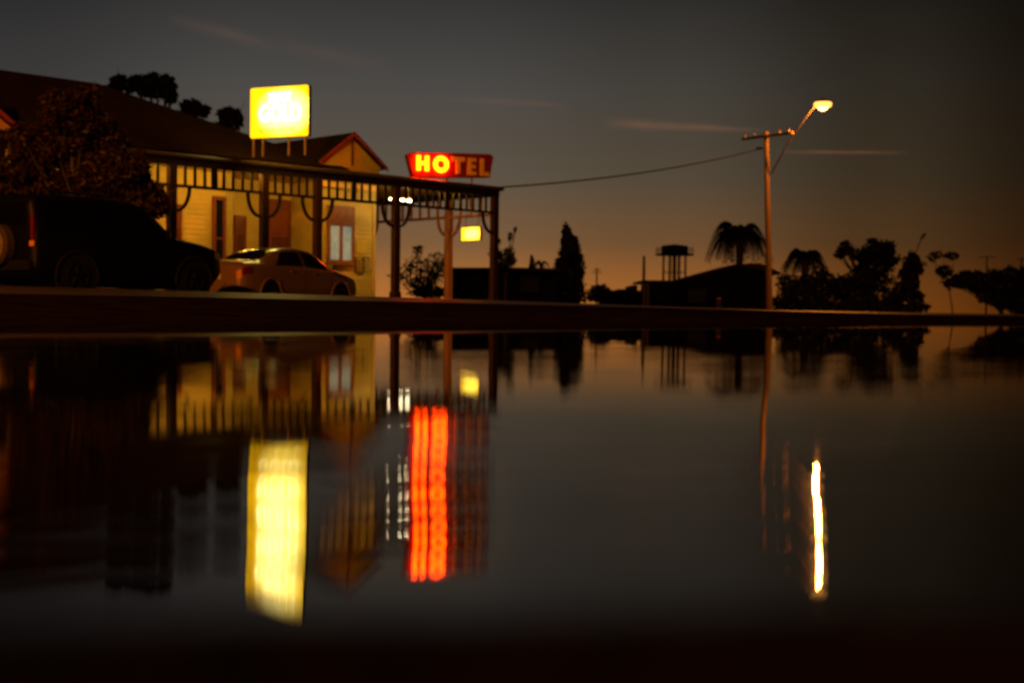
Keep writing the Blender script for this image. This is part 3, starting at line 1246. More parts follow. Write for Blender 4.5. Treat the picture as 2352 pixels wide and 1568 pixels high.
M_RIM = mat('alloy_rim', (0.003, 0.003, 0.002), rough=.6, spec=.1, metal=0, var=.1)
M_CGLASS = mat('car_glass', (0.008, 0.009, 0.008), rough=.03, spec=.7, var=0)
M_SGLASS = mat('tinted_car_glass', (0.002, 0.002, 0.002), rough=.3, spec=.1, var=0)
M_TAIL = mat('tail_lamp_red', (0.14, 0.005, 0.003), rough=.15, var=0, coat=.5)
M_LENS = mat('amber_lens', (0.65, 0.25, 0.05), rough=.15, var=0, coat=.5)
M_HEAD = mat('headlamp_lens', (0.5, 0.5, 0.48), rough=.08, var=0, coat=.5)
M_PLATE = mat('number_plate', (0.5, 0.45, 0.3), rough=.4, var=.1)


def arch(parent, shell, y, r, side, m_):
    """flared wheel-arch lip and the dark well inside it"""
    b_ = MB()
    x = side * (shell.ring(y)[3][0] + .004)
    b_.lathe([(r + .055, -.012), (r + .055, .002)], 30, (x, y, r - .02), 'X')
    b_.build('wheel_arch', M_BLACK, parent)
    l_ = MB()
    pts = [(x + side * .004, y + (r + .07) * math.cos(a), r - .02 + (r + .07) * math.sin(a)) for a in np.linspace(-.15, math.pi + .15, 22)]
    l_.tube(pts, .028, 6)
    l_.build('arch_lip', m_, parent, smooth=True)


# ---- white saloon
p0 = D(581, 690, 32.3)           # rear right corner
TH = rad(27.5)
cl, cw = 4.6, 0.89
fwd = np.array([math.sin(TH), math.cos(TH), 0])
rgt = np.array([math.cos(TH), -math.sin(TH), 0])
cc = p0 + fwd * (cl / 2 - .12) - rgt * cw
cz = gz(cc[0], cc[1])
SED = thing('saloon_car', 'pale saloon car parked beyond the kerb, seen from behind with a dark rear wheel arch', 'car', (cc[0], cc[1], cz), -TH)
SED.scale = (1, 1.08, 1.09)
paint = mat('pale_car_paint', (0.17, 0.105, 0.055), rough=.28, var=.05, coat=.6)
sh = Shell([(-2.32, .60, .42, .80, .50, .88), (-2.27, .74, .33, .88, .60, 1.00), (-2.15, .82, .26, .93, .66, 1.06), (-1.85, .87, .22, .955, .66, 1.095),
            (-1.55, .89, .20, .965, .62, 1.13), (-1.15, .90, .20, .965, .60, 1.29), (-.65, .90, .20, .96, .575, 1.425), (-.1, .90, .20, .95, .575, 1.465),
            (.4, .90, .20, .93, .575, 1.42), (.8, .895, .20, .92, .60, 1.27), (1.2, .89, .20, .90, .66, 1.045), (1.6, .885, .21, .86, .68, .97),
            (2.0, .85, .24, .77, .66, .86), (2.22, .76, .30, .66, .58, .75), (2.32, .60, .38, .56, .45, .62)])
sh.body().build('body', paint, SED, smooth=True)


def glass(shell, parent, name, *a, **k):
    return shell.patch(*a, **k).build(name, M_CGLASS, parent, smooth=True)


for s in (-1, 1):
    glass(sh, SED, 'rear_window' if False else 'side_window', lambda t: -1.20 + (t - 4.1) * .55, -.12, 4.12, 4.86, side=s)
    glass(sh, SED, 'side_window', -.04, lambda t: 1.10 - (t - 4.1) * .62, 4.12, 4.86, side=s)
    for yy in (-1.38, 1.38):
        wheel(SED, s * .80, yy, .325, s, M_RIM)
        arch(SED, sh, yy, .325, s, paint)
    sh.patch(-2.24, -1.98, 3.45, 4.0, .008, s).build('tail_light', M_TAIL, SED, smooth=True)
    sh.patch(-2.305, -2.25, 3.2, 4.0, .008, s).build('indicator', M_LENS, SED, smooth=True)
    sh.patch(1.98, 2.26, 3.5, 4.6, .008, s).build('headlight', M_HEAD, SED, smooth=True)
    mr = MB()
    mr.box((s * (.93 + .07), .78, 1.0), (.17, .10, .12))
    mr.build('wing_mirror', paint, SED, bevel=.03)
    for yy in (-.55, .35):
        hd_ = MB()
        q = sh.S(yy, 3.72, s)
        hd_.box((q[0] + s * .012, yy, q[2]), (.03, .18, .03))
        hd_.build('door_handle', paint, SED, bevel=.008)
    for yy in (-.08, 1.0, -.98):
        dl = sh.patch(yy - .004, yy + .004, 2.2, 3.98, .0015, s, ny=2, nt_=14)
        dl.build('door_gap', M_BLACK, SED)
sh.patch(-1.58, -.78, 5.25, 7.0, .007, mirror=True).build('rear_window', M_CGLASS, SED, smooth=True)
sh.patch(.52, 1.17, 5.15, 7.0, .007, mirror=True).build('windscreen', M_CGLASS, SED, smooth=True)
b = MB()
b.box((0, -2.335, .72), (.38, .015, .12))
b.build('number_plate', M_PLATE, SED)
b = MB()
b.box((0, -2.26, .42), (1.2, .1, .16))
b.build('bumper', paint, SED, bevel=.04)

# ---- dark four wheel drive with a spare wheel on its tail
TH2 = rad(35)
fwd = np.array([math.sin(TH2), math.cos(TH2), 0])
rgt = np.array([math.cos(TH2), -math.sin(TH2), 0])
p1 = D(97, 600, 24.0)
cc = p1 + fwd * 2.08 - rgt * .82
cz2 = gz(cc[0], cc[1])
SUV = thing('four_wheel_drive', 'black four wheel drive in silhouette with a spare wheel on its tailgate', 'car', (cc[0], cc[1], cz2), -TH2)
SUV.scale = (1.02, 1.07, 1.10)
dpaint = mat('black_car_paint', (0.002, 0.002, 0.002), rough=.5, spec=.12, var=.05, coat=0)
s2 = Shell([(-2.10, .70, .42, .98, .60, 1.55), (-2.04, .80, .36, 1.03, .66, 1.66), (-1.8, .84, .30, 1.05, .68, 1.70), (-.9, .855, .20, 1.05, .69, 1.73),
            (-.1, .855, .20, 1.04, .69, 1.72), (.2, .855, .20, 1.03, .68, 1.67), (.6, .85, .20, 1.03, .69, 1.42), (.98, .85, .20, 1.02, .72, 1.15),
            (1.4, .845, .22, 1.0, .74, 1.09), (1.8, .82, .30, .94, .72, 1.02), (2.02, .76, .34, .85, .64, .93), (2.12, .68, .40, .74, .55, .80)], crown=.05)
s2.body().build('body', dpaint, SUV, smooth=True)
for s in (-1, 1):
    for (a, c) in ((-1.95, -1.15), (-1.08, -.25), (-.18, None)):
        s2.patch(a, (lambda t: .92 - (t - 4.1) * .85) if c is None else c, 4.14, 4.86, .008, s).build('side_window', M_SGLASS, SUV, smooth=True)
    for yy in (-1.28, 1.32):
        wheel(SUV, s * .76, yy, .36, s, M_RIM)
        arch(SUV, s2, yy, .36, s, M_BLACK)
    tl = MB()
    tl.box((s * .735, -2.085, 1.13), (.06, .06, .42))
    tl.build('tail_light', M_TAIL, SUV, bevel=.02)
    tl = MB()
    tl.box((s * .735, -2.09, .87), (.12, .06, .10))
    tl.build('indicator', M_LENS, SUV, bevel=.02)
    tl = MB()
    tl.box((s * .66, -2.15, .52), (.13, .03, .06))
    tl.build('reflector', M_LENS, SUV, bevel=.01)
    s2.patch(1.86, 2.05, 3.4, 4.4, .01, s).build('headlight', M_HEAD, SUV, smooth=True)
    mr = MB()
    mr.box((s * 1.0, .62, 1.14), (.2, .11, .17))
    mr.build('wing_mirror', dpaint, SUV, bevel=.03)
    rl = MB()
    rl.tube([(s * .55, -1.7, 1.76), (s * .55, -.2, 1.76)], .018, 6)
    rl.build('roof_rail', M_BLACK, SUV)
s2.patch(.28, .95, 5.1, 7.0, .008, mirror=True).build('windscreen', M_SGLASS, SUV, smooth=True)
b = MB()
b.box((0, -2.11, 1.36), (1.1, .02, .36))
b.build('rear_window', M_SGLASS, SUV, bevel=.02)
b = MB()
b.box((0, -2.12, .52), (1.5, .14, .18))
b.build('bumper', M_BLACK, SUV, bevel=.04)
b = MB()
b.lathe([(.20, -.01), (.31, -.04), (.345, 0), (.345, .14), (.31, .17), (.1, .17)], 28, (-.02, -2.29, .85), 'Y')
sp_ = b.build('spare_wheel', mat('dusty_tyre', (0.03, 0.018, 0.013), rough=.8), SUV)
b = MB()
for k_ in range(5):
    a = 2 * math.pi * k_ / 5 + .2
    b.tube([(-.02 + .03 * math.cos(a), -2.325, .85 + .03 * math.sin(a)), (-.02 + .21 * math.cos(a), -2.312, .85 + .21 * math.sin(a))], [.05, .038], 6)
b.tube([(-.02 + .215 * math.cos(2 * math.pi * k_ / 24), -2.31, .85 + .215 * math.sin(2 * math.pi * k_ / 24)) for k_ in range(25)], .028, 6, caps=False)
b.lathe([(.06, -.03), (.07, 0)], 12, (-.02, -2.32, .85), 'Y')
b.build('rim', mat('bright_alloy_rim', (0.40, 0.30, 0.20), rough=.35, metal=.6, var=.2), sp_)

# ------------------------------------------------------------------ street lamp on a timber power pole
PY = 68.0
pt_ = D(1760, 303, PY)
pb_ = D(1768, 716, PY)
gzp = gz(pb_[0], pb_[1])
M_LAMP = emit_mat('sodium_bulb', (1.0, 0.50, 0.13), 8.0)
M_LAMPG = mat('lamp_glass', (0.7, 0.55, 0.3), rough=.3, var=0, emit=(1.0, 0.62, 0.2), estr=60)
Q = thing('street_lamp', 'timber power pole with a glowing orange street lamp on a long raking arm', 'street lamp', (pb_[0], pb_[1], gzp))


def rel(p, o):
    return tuple(float(p[i] - o[i]) for i in range(3))


org = np.array([pb_[0], pb_[1], gzp])
top = rel(pt_, org)
b = MB()
b.tube([(0, 0, -.3), (top[0] * .5, 0, top[2] * .5), top], [.17, .145, .12], 12)
b.build('pole', M_POLE, Q)
b = MB()
c0, c1 = rel(D(1705, 320, PY + 1.4), org), rel(D(1821, 305, PY - 1.6), org)
b.tube([c0, c1], .075, 6)
xa = b.build('crossarm', M_POLE, Q)
b = MB()
for f in (.06, .25, .75, .93):
    q = [c0[i] + (c1[i] - c0[i]) * f for i in range(3)]
    b.lathe([(.03, .05), (.05, .1), (.03, .16), (.045, .2), (.0, .23)], 8, q)
b.build('insulators', mat('porcelain', (.3, .25, .2), rough=.2, var=0), xa)
b = MB()
lp = rel(D(1890, 237, PY - 2.6), org)
a0_ = rel(D(1772, 398, PY - .2), org)
a1_ = rel(D(1818, 315, PY - 1.3), org)
b.tube([a0_, a1_, (lp[0] - .28, lp[1], lp[2] + .02)], .038, 8)
b.build('lamp_arm', mat('dull_arm_steel', (0.035, 0.028, 0.022), rough=.7, spec=0.2), Q)
b = MB()
b.lathe([(.0, .20), (.14, .18), (.27, .10), (.31, .03), (.31, .0)], 18, lp)
b.build('lamp_hood', M_STEEL, Q)
b = MB()
b.lathe([(.295, -.004), (.29, -.14), (.22, -.29), (.10, -.37), (0, -.39)], 18, lp)
b.build('lamp_bowl', M_LAMP, Q, smooth=True)
b = MB()
b.lathe([(.31, .028), (.40, .02), (.43, -.05), (.41, -.16), (.33, -.21), (.305, -.20), (.305, -.02)], 20, lp)
b.build('lamp_glow_ring', emit_mat('amber_glow_ring', (1.0, 0.40, 0.07), 3.0), Q, smooth=True)  # added glowing ring, its amber stands in for the halo round the bowl


def lamp_light(parent, watts):
    d = bpy.data.lights.new('lamp_light', 'POINT')
    d.energy = watts
    d.color = (1.0, 0.27, 0.025)
    d.shadow_soft_size = 0.13
    o = bpy.data.objects.new('lamp_light', d)
    COL.objects.link(o)
    o.parent = parent
    o.location = (lp[0], lp[1], lp[2] - .62)



# the lamp of the same kind that stands outside the photograph to the left and lights the cars and gables
Q2 = copy_tree(Q)
Q2.location = (-16.0, 0.0, .0)
Q2.rotation_euler = (0, 0, rad(-40))
lamp_light(Q, 2800)
lamp_light(Q2, 34000)
Q2['label'] = 'timber pole street lamp standing off to the left of the parked four wheel drive'
Q['group'] = Q2['group'] = 'street lamps'

# service wire from the hotel corner
wa = np.array(local(.12, -.05, VT))
wb_ = D(1752, 341, PY)
Wt = thing('power_line', 'thin sagging wire from the veranda corner to the timber power pole', 'wire', wa)
b = MB()
pts = []
for i in range(25):
    f = i / 24
    p = wa + (wb_ - wa) * f
    pts.append((p[0] - wa[0], p[1] - wa[1], p[2] - wa[2] - .28 * 4 * f * (1 - f)))
b.tube(pts, .028, 6)
b.build('cable', M_BLACK, Wt)
b = MB()
e_ = pts[-1]
b.lathe([(.03, -.2), (.06, -.1), (.06, .1), (.03, .2)], 8, (e_[0] - .15, e_[1], e_[2]), 'X')
b.build('insulator', M_BLACK, Wt)

# bollard
bp_ = D(1651, 700, 46)
Bo = thing('bollard', 'short reddish timber post standing on the verge left of the power pole', 'bollard', (bp_[0], bp_[1], gz(bp_[0], bp_[1])))
b = MB()
hz = float(D(1651, 684, 46)[2]) - gz(bp_[0], bp_[1])
b.box2((-.07, -.07, -.1), (.07, .07, hz - .05))
b.build('shaft', M_POST, Bo)
b = MB()
b.lathe([(.085, hz - .048), (.085, hz - .02), (.05, hz), (0, hz + .005)], 4, (0, 0, 0))
b.build('cap', M_TRIM, Bo)


# ------------------------------------------------------------------ trees
def crown_mesh(blobs, leaf, rng, inner=0.25):
    """many small leaf clumps through each blob's volume: blobs are (x, y, z, rx, ry, rz, count)"""
    V, Fc = [], []
    k_ = 0
    for (x, y, z, rx, ry, rz, n_) in blobs:
        g = rng.normal(size=(n_, 3))
        g /= np.linalg.norm(g, axis=1)[:, None]
        rr_ = (inner + (1 - inner) * rng.random(n_) ** 0.6) * (1 + .22 * np.sin(g[:, 0] * 5 + x) * np.sin(g[:, 2] * 6 + z))
        P = np.array([x, y, z]) + g * rr_[:, None] * np.array([rx, ry, rz])
        a = rng.normal(size=(n_, 3))
        a /= np.linalg.norm(a, axis=1)[:, None]
        b0 = rng.normal(size=(n_, 3))
        b_ = np.cross(a, b0)
        b_ /= np.linalg.norm(b_, axis=1)[:, None]
        s = leaf * (0.5 + rng.random(n_))[:, None]
        V.append(np.stack([P - a * s, P + b_ * s * .45, P + a * s, P - b_ * s * .45], 1).reshape(-1, 3))
        Fc.append(np.arange(4 * n_).reshape(-1, 4) + k_)
        k_ += 4 * n_
    V = np.concatenate(V)
    Fc = np.concatenate(Fc)
    return V, Fc


def tree(name, label, cat, Y, blobs, base_px, leaf=.16, trunk_r=.2, material=None, group=None, seed=1, dens=1.0, limbs=True, forks=1):
    """blobs: (cx, cy, rx, ry, count) traced on the photograph at distance Y; built there at full size and depth"""
    if Y > 50:
        leaf, dens = leaf * .62, dens * (1.0 if name == 'gum_tree' else 1.15)
    rng = np.random.default_rng(seed)
    base = D(base_px, 700, Y)
    g0_ = gz(base[0], base[1])
    t = thing(name, label, cat, (base[0], base[1], g0_), 0, group)
    B = []
    for i, (cx, cy, rx, ry, cnt) in enumerate(blobs):
        yy = Y + (rng.random() - .5) * rx * Y / F * 1.2
        c = D(cx, cy, yy)
        rx_, rz_ = rx * Y / F, ry * Y / F
        B.append((c[0] - base[0], c[1] - base[1], c[2] - g0_, rx_, rx_ * .9, rz_, int(cnt * dens)))
    B0 = list(B)
    if limbs:                       # outlying sprays of twigs round every limb's clump
        B = []
        for (x, y, z, rx_, ry_, rz_, cnt) in B0:
            B.append((x, y, z, rx_ * .86, ry_ * .86, rz_ * .86, int(cnt * .62)))
            for _ in range(9):
                g = rng.normal(size=3)
                g /= np.linalg.norm(g)
                q = .25 + .2 * rng.random()
                B.append((x + g[0] * rx_ * .80, y + g[1] * ry_ * .80, z + g[2] * rz_ * .80, rx_ * q, ry_ * q, rz_ * q * .8, max(6, int(cnt * .05))))
    V, Fc = crown_mesh(B, leaf, rng)
    B = B0
    me = bpy.data.meshes.new('crown')
    me.from_pydata(V.tolist(), [], Fc.tolist())
    me.materials.append(material or M_LEAF)
    o = bpy.data.objects.new('crown', me)
    COL.objects.link(o)
    o.parent = t
    tb = MB()
    zmin = min(b_[2] for b_ in B)
    fork = Vector((sum(b_[0] for b_ in B) / len(B) * .5, 0, max(.3, zmin * .75)))
    tb.tube([(0, 0, -.2), (fork.x * .4 + .05 * trunk_r, .02, fork.z * .5), tuple(fork)], [trunk_r * 1.25, trunk_r, trunk_r * .8], 8)
    if limbs:
        for b_ in B:
            e = Vector(b_[:3])
            m_ = fork.lerp(e, .5) + Vector((0, 0, -.08 * (e - fork).length))
            tb.tube([tuple(fork), tuple(m_), tuple(e)], [trunk_r * .6, trunk_r * .4, trunk_r * .15], 6)
            for _ in range(3):
                q = e + Vector(rng.normal(size=3)) * .5 * b_[3]
                tb.tube([tuple(m_), tuple(q)], [trunk_r * .22, trunk_r * .06], 5)
    tb.build('trunk', M_BARK, t)
    return t


def palm(name, label, Y, cx, top, ground_px, spread, seed, n=26, droop=1.0, tr=.22):
    rng = np.random.default_rng(seed)
    base = D(ground_px, 700, Y)
    g0_ = gz(base[0], base[1])
    head = D(cx, top, Y)
    t = thing(name, label, 'palm tree', (base[0], base[1], g0_))
    hx_, hz_ = head[0] - base[0], head[2] - g0_
    b_ = MB()
    b_.tube([(0, 0, -.2), (hx_ * .5, 0, hz_ * .5), (hx_, 0, hz_)], [tr * 1.3, tr, tr * .9], 10)
    b_.build('trunk', M_BARK, t)
    V, Fc = [], []
    L0 = spread * Y / F
    for k_ in range(n):
        a = 2 * math.pi * k_ / n + rng.random() * .3
        up = .35 + rng.random() * 1.25
        ln = L0 * (.75 + .4 * rng.random())
        pts = []
        for i in range(13):
            f = i / 12
            o_ = ln * (f - .25 * f * f * droop * .6)
            z_ = ln * (up * f - (up + .75 * droop) * f ** 2.1)
            pts.append(np.array([hx_ + math.cos(a) * o_, math.sin(a) * o_, hz_ + z_]))
        for i in range(12):
            d = pts[i + 1] - pts[i]
            d /= np.linalg.norm(d)
            sdv = np.cross(d, [0, 0, 1.])
            sdv /= np.linalg.norm(sdv) + 1e-9
            for sg in (-1, 1):
                for q in (0, .5):
                    p = pts[i] * (1 - q) + pts[i + 1] * q
                    w_ = ln * .26 * (1 - (i / 12) ** 2 * .6)
                    tip = p + sdv * sg * w_ * .75 + d * w_ * .5 + np.array([0, 0, -w_ * (.35 + .4 * rng.random())])
                    o = len(V)
                    V += [p - d * ln * .03, p + d * ln * .035, tip]
                    Fc.append((o, o + 1, o + 2))
    me = bpy.data.meshes.new('crown')
    me.from_pydata([tuple(v) for v in V], [], Fc)
    me.materials.append(M_LEAF)
    o = bpy.data.objects.new('crown', me)
    COL.objects.link(o)
    o.parent = t
    return t


# bushy tree in front of the hotel
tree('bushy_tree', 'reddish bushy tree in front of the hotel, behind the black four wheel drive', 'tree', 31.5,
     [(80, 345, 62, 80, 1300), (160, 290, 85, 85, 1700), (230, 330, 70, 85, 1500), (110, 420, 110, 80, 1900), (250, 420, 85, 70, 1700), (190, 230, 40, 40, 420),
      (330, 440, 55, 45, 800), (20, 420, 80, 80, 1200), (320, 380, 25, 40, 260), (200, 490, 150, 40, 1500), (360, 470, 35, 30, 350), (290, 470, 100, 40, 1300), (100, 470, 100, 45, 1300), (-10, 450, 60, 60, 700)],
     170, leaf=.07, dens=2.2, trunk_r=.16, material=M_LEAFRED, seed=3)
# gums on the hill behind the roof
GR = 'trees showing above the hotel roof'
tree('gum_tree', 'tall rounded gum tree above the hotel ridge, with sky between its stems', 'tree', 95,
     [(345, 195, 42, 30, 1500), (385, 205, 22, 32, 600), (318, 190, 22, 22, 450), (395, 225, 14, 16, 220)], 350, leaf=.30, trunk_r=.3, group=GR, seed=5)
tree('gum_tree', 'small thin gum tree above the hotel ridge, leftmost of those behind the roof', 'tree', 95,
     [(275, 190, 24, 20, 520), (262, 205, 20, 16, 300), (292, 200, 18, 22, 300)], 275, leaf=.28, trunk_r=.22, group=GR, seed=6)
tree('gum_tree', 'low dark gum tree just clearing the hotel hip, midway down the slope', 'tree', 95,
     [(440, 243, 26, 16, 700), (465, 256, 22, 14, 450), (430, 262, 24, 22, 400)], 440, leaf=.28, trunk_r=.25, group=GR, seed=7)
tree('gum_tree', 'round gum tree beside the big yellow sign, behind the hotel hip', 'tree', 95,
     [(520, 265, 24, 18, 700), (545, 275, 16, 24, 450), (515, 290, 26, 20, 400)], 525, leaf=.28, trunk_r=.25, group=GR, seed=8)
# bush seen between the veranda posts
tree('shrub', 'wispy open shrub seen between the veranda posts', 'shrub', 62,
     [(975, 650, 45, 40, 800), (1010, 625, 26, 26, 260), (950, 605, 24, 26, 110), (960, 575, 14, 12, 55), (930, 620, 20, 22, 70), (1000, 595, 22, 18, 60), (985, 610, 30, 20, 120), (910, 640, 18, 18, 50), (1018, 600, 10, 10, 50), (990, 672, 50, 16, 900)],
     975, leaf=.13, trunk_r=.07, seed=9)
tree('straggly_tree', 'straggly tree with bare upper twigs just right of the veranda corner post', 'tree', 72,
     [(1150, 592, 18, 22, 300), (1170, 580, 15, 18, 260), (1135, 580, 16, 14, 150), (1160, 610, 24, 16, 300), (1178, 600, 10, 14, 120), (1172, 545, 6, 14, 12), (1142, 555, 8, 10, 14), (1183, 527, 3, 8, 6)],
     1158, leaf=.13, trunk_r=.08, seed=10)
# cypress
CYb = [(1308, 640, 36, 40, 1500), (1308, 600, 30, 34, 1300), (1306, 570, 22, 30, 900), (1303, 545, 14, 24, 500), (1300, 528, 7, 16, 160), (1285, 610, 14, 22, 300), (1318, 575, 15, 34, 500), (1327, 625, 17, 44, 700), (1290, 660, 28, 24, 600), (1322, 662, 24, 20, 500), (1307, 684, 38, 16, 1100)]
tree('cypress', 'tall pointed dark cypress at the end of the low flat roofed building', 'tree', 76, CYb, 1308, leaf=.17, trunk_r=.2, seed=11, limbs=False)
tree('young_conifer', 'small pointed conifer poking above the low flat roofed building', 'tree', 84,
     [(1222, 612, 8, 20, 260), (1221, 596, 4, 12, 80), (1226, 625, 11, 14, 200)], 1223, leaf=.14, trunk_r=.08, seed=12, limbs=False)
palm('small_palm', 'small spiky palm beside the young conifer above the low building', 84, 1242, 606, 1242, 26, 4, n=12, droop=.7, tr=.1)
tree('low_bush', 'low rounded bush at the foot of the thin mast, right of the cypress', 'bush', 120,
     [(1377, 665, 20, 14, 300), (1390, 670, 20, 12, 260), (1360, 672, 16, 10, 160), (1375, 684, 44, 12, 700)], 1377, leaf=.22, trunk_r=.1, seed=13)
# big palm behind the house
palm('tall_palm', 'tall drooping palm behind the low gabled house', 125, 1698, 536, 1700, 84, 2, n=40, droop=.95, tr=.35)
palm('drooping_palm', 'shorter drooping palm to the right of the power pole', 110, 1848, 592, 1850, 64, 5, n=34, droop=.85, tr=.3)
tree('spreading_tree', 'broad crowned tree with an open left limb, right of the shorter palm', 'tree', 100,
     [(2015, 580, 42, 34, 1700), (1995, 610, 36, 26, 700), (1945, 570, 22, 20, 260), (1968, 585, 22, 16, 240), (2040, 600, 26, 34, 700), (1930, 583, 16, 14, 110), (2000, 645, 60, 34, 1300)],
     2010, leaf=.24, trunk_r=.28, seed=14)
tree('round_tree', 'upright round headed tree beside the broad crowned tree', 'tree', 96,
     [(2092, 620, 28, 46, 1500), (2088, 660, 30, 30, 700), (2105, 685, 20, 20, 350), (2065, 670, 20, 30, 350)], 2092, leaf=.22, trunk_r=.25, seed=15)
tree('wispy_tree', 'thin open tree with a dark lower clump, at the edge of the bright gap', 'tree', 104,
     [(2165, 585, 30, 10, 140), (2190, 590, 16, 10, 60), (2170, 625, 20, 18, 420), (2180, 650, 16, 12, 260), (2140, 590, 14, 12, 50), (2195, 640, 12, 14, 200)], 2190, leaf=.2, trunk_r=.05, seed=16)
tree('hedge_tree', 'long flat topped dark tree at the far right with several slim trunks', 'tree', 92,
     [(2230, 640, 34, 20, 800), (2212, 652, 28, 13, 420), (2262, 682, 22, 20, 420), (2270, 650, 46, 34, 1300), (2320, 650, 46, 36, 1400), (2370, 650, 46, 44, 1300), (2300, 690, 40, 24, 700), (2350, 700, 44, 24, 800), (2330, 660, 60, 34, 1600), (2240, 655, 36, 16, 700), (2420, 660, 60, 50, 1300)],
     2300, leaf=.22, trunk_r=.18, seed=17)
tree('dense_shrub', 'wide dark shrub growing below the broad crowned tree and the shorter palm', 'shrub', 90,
     [(1890, 662, 60, 46, 2200), (1965, 670, 55, 46, 2000), (2040, 695, 40, 30, 900), (1820, 668, 45, 42, 1500), (2115, 706, 24, 14, 300), (1800, 700, 50, 24, 900), (1880, 706, 60, 22, 1100), (1960, 710, 60, 20, 1100), (2050, 712, 60, 18, 900)], 1960, leaf=.22, trunk_r=.12, seed=18)


# ------------------------------------------------------------------ buildings in silhouette
def slab_house(name, label, cat, Y, x0, x1, build):
    c = D((x0 + x1) / 2, 700, Y)
    g_ = gz(c[0], c[1])
    t = thing(name, label, cat, (c[0], c[1], g_))
    s_ = Y / F
    build(t, lambda px: (px - (x0 + x1) / 2) * s_, lambda py, px=None: float(D((x0 + x1) / 2 if px is None else px, py, Y)[2]) - g_)
    return t


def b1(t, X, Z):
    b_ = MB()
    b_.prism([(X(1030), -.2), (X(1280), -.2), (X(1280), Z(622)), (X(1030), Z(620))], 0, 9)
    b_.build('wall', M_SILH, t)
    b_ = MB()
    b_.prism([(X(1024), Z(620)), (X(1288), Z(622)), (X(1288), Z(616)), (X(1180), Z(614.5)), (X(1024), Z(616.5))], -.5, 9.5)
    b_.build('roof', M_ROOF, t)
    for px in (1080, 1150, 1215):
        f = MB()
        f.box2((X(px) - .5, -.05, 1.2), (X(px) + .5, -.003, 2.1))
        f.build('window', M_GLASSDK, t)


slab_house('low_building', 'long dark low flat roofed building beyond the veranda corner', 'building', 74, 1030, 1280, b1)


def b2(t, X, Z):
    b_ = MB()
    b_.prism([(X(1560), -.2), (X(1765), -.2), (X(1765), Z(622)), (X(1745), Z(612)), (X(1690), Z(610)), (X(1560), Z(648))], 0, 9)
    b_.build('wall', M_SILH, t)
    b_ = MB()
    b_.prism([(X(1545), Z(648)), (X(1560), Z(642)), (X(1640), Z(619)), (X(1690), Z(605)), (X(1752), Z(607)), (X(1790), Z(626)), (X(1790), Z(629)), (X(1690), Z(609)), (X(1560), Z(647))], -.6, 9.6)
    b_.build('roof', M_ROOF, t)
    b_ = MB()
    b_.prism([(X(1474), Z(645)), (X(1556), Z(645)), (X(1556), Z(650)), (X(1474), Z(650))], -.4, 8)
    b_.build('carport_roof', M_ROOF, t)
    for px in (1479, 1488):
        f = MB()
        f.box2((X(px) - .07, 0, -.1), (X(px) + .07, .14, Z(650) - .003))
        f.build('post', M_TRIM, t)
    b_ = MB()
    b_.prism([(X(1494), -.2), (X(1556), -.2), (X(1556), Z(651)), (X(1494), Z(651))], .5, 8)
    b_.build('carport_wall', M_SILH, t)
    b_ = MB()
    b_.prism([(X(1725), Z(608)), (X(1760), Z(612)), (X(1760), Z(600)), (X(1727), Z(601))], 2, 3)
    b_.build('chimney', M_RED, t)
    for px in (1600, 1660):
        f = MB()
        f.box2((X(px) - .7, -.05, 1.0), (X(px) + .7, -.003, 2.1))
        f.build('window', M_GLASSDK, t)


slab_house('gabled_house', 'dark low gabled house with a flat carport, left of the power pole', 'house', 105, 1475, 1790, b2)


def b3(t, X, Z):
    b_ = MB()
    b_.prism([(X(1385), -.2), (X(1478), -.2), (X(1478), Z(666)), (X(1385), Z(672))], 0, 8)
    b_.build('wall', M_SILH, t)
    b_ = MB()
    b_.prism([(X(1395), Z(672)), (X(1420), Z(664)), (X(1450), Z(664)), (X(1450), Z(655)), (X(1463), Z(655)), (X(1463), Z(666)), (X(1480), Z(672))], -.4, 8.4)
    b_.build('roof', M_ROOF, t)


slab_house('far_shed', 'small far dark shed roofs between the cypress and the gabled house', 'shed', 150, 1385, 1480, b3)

# water tower
WY = 210.0
wc = D(1548, 700, WY)
g_ = gz(wc[0], wc[1])
s_ = WY / F
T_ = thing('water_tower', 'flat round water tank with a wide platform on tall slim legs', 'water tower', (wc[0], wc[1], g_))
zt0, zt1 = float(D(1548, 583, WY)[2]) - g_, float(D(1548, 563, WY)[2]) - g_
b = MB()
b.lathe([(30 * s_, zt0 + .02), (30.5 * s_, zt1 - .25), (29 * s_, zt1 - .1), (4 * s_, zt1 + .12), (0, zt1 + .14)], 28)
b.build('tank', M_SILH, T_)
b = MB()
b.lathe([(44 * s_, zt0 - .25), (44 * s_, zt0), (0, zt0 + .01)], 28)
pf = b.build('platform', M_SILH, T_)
b = MB()
for zz in (.45, .85):
    b.tube([(43 * s_ * math.cos(2 * math.pi * k_ / 28), 43 * s_ * math.sin(2 * math.pi * k_ / 28), zt0 + zz) for k_ in range(29)], .04, 5, caps=False)
for k_ in range(14):
    a = 2 * math.pi * k_ / 14
    b.tube([(43 * s_ * math.cos(a), 43 * s_ * math.sin(a), zt0), (43 * s_ * math.cos(a), 43 * s_ * math.sin(a), zt0 + .87)], .035, 5)
b.build('railing', M_STEEL, pf)
for k_ in range(8):
    a = 2 * math.pi * k_ / 8 + .2
    b = MB()
    b.tube([(27 * s_ * math.cos(a) * 1.02, 27 * s_ * math.sin(a) * 1.02, -.2), (27 * s_ * math.cos(a), 27 * s_ * math.sin(a), zt0 - .24)], .11, 6)
    b.build('leg', M_STEEL, T_)
b = MB()
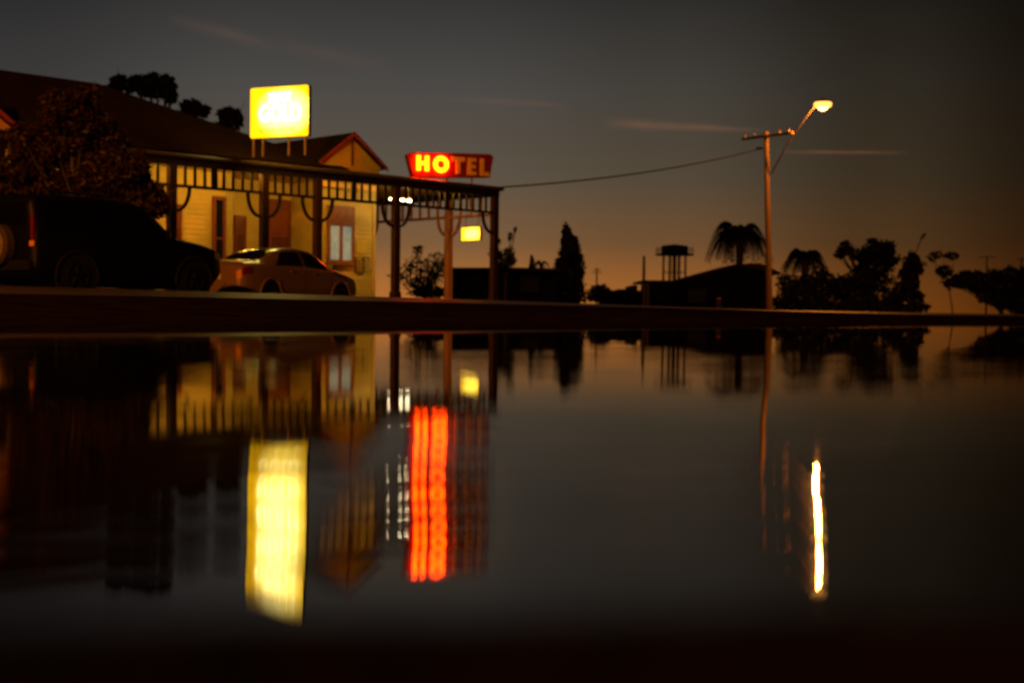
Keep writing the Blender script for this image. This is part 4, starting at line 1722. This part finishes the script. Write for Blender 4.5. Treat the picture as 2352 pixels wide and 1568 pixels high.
for lv in (.35, .7):
    for k_ in range(8):
        a, c = 2 * math.pi * k_ / 8 + .2, 2 * math.pi * (k_ + 1) / 8 + .2
        b.tube([(27 * s_ * math.cos(a), 27 * s_ * math.sin(a), zt0 * lv), (27 * s_ * math.cos(c), 27 * s_ * math.sin(c), zt0 * lv)], .05, 5)
b.build('brace', M_STEEL, T_)
b = MB()
b.tube([(0, 0, -.2), (0, 0, zt0 - .2)], .28, 8)
b.build('riser_pipe', M_STEEL, T_)


def mast(label, Y, px, ytop, r, arms=()):
    c = D(px, 700, Y)
    g1_ = gz(c[0], c[1])
    t = thing('mast', label, 'mast', (c[0], c[1], g1_))
    h = float(D(px, ytop, Y)[2]) - g1_
    b_ = MB()
    b_.tube([(0, 0, -.2), (0, 0, h)], [r * 1.2, r * .8], 8)
    b_.build('pole', M_POLE, t)
    for (f, l) in arms:
        b_ = MB()
        b_.tube([(-l, .05, h * f), (l, -.05, h * f)], r * .45, 6)
        b_.build('crossarm', M_POLE, t)


mast('slim pole rising from the flat carport roof of the gabled house', 112, 1478, 588, .13)
mast('thin distant mast above the low bush right of the cypress', 125, 1370, 615, .08, ((.96, .35), (.9, .45)))
mast('distant pole with a short crossarm beyond the flat topped tree', 140, 2265, 588, .09, ((.985, .9),))
mast('distant plain pole at the very edge of the view above the flat topped tree', 140, 2345, 592, .1, ((.97, .5),))

# far unlit street light
sy_ = 112.0
c = D(2095, 700, sy_)
g1_ = gz(c[0], c[1])
t = thing('unlit_street_light', 'unlit street light arm reaching up to the right behind the round headed tree', 'street lamp', (c[0], c[1], g1_))
p_a, p_b = rel(D(2100, 590, sy_), (c[0], c[1], g1_)), rel(D(2116, 548, sy_), (c[0], c[1], g1_))
b = MB()
b.tube([(0, 0, -.2), p_a], [.13, .09], 8)
b.build('pole', M_STEEL, t)
b = MB()
b.tube([p_a, p_b], .045, 6)
b.build('lamp_arm', M_STEEL, t)
b = MB()
b.tube([p_b, (p_b[0] + .2, p_b[1], p_b[2] + .26), (p_b[0] + .36, p_b[1], p_b[2] + .42)], [.10, .15, .08], 8)
b.build('lamp_head', M_STEEL, t)
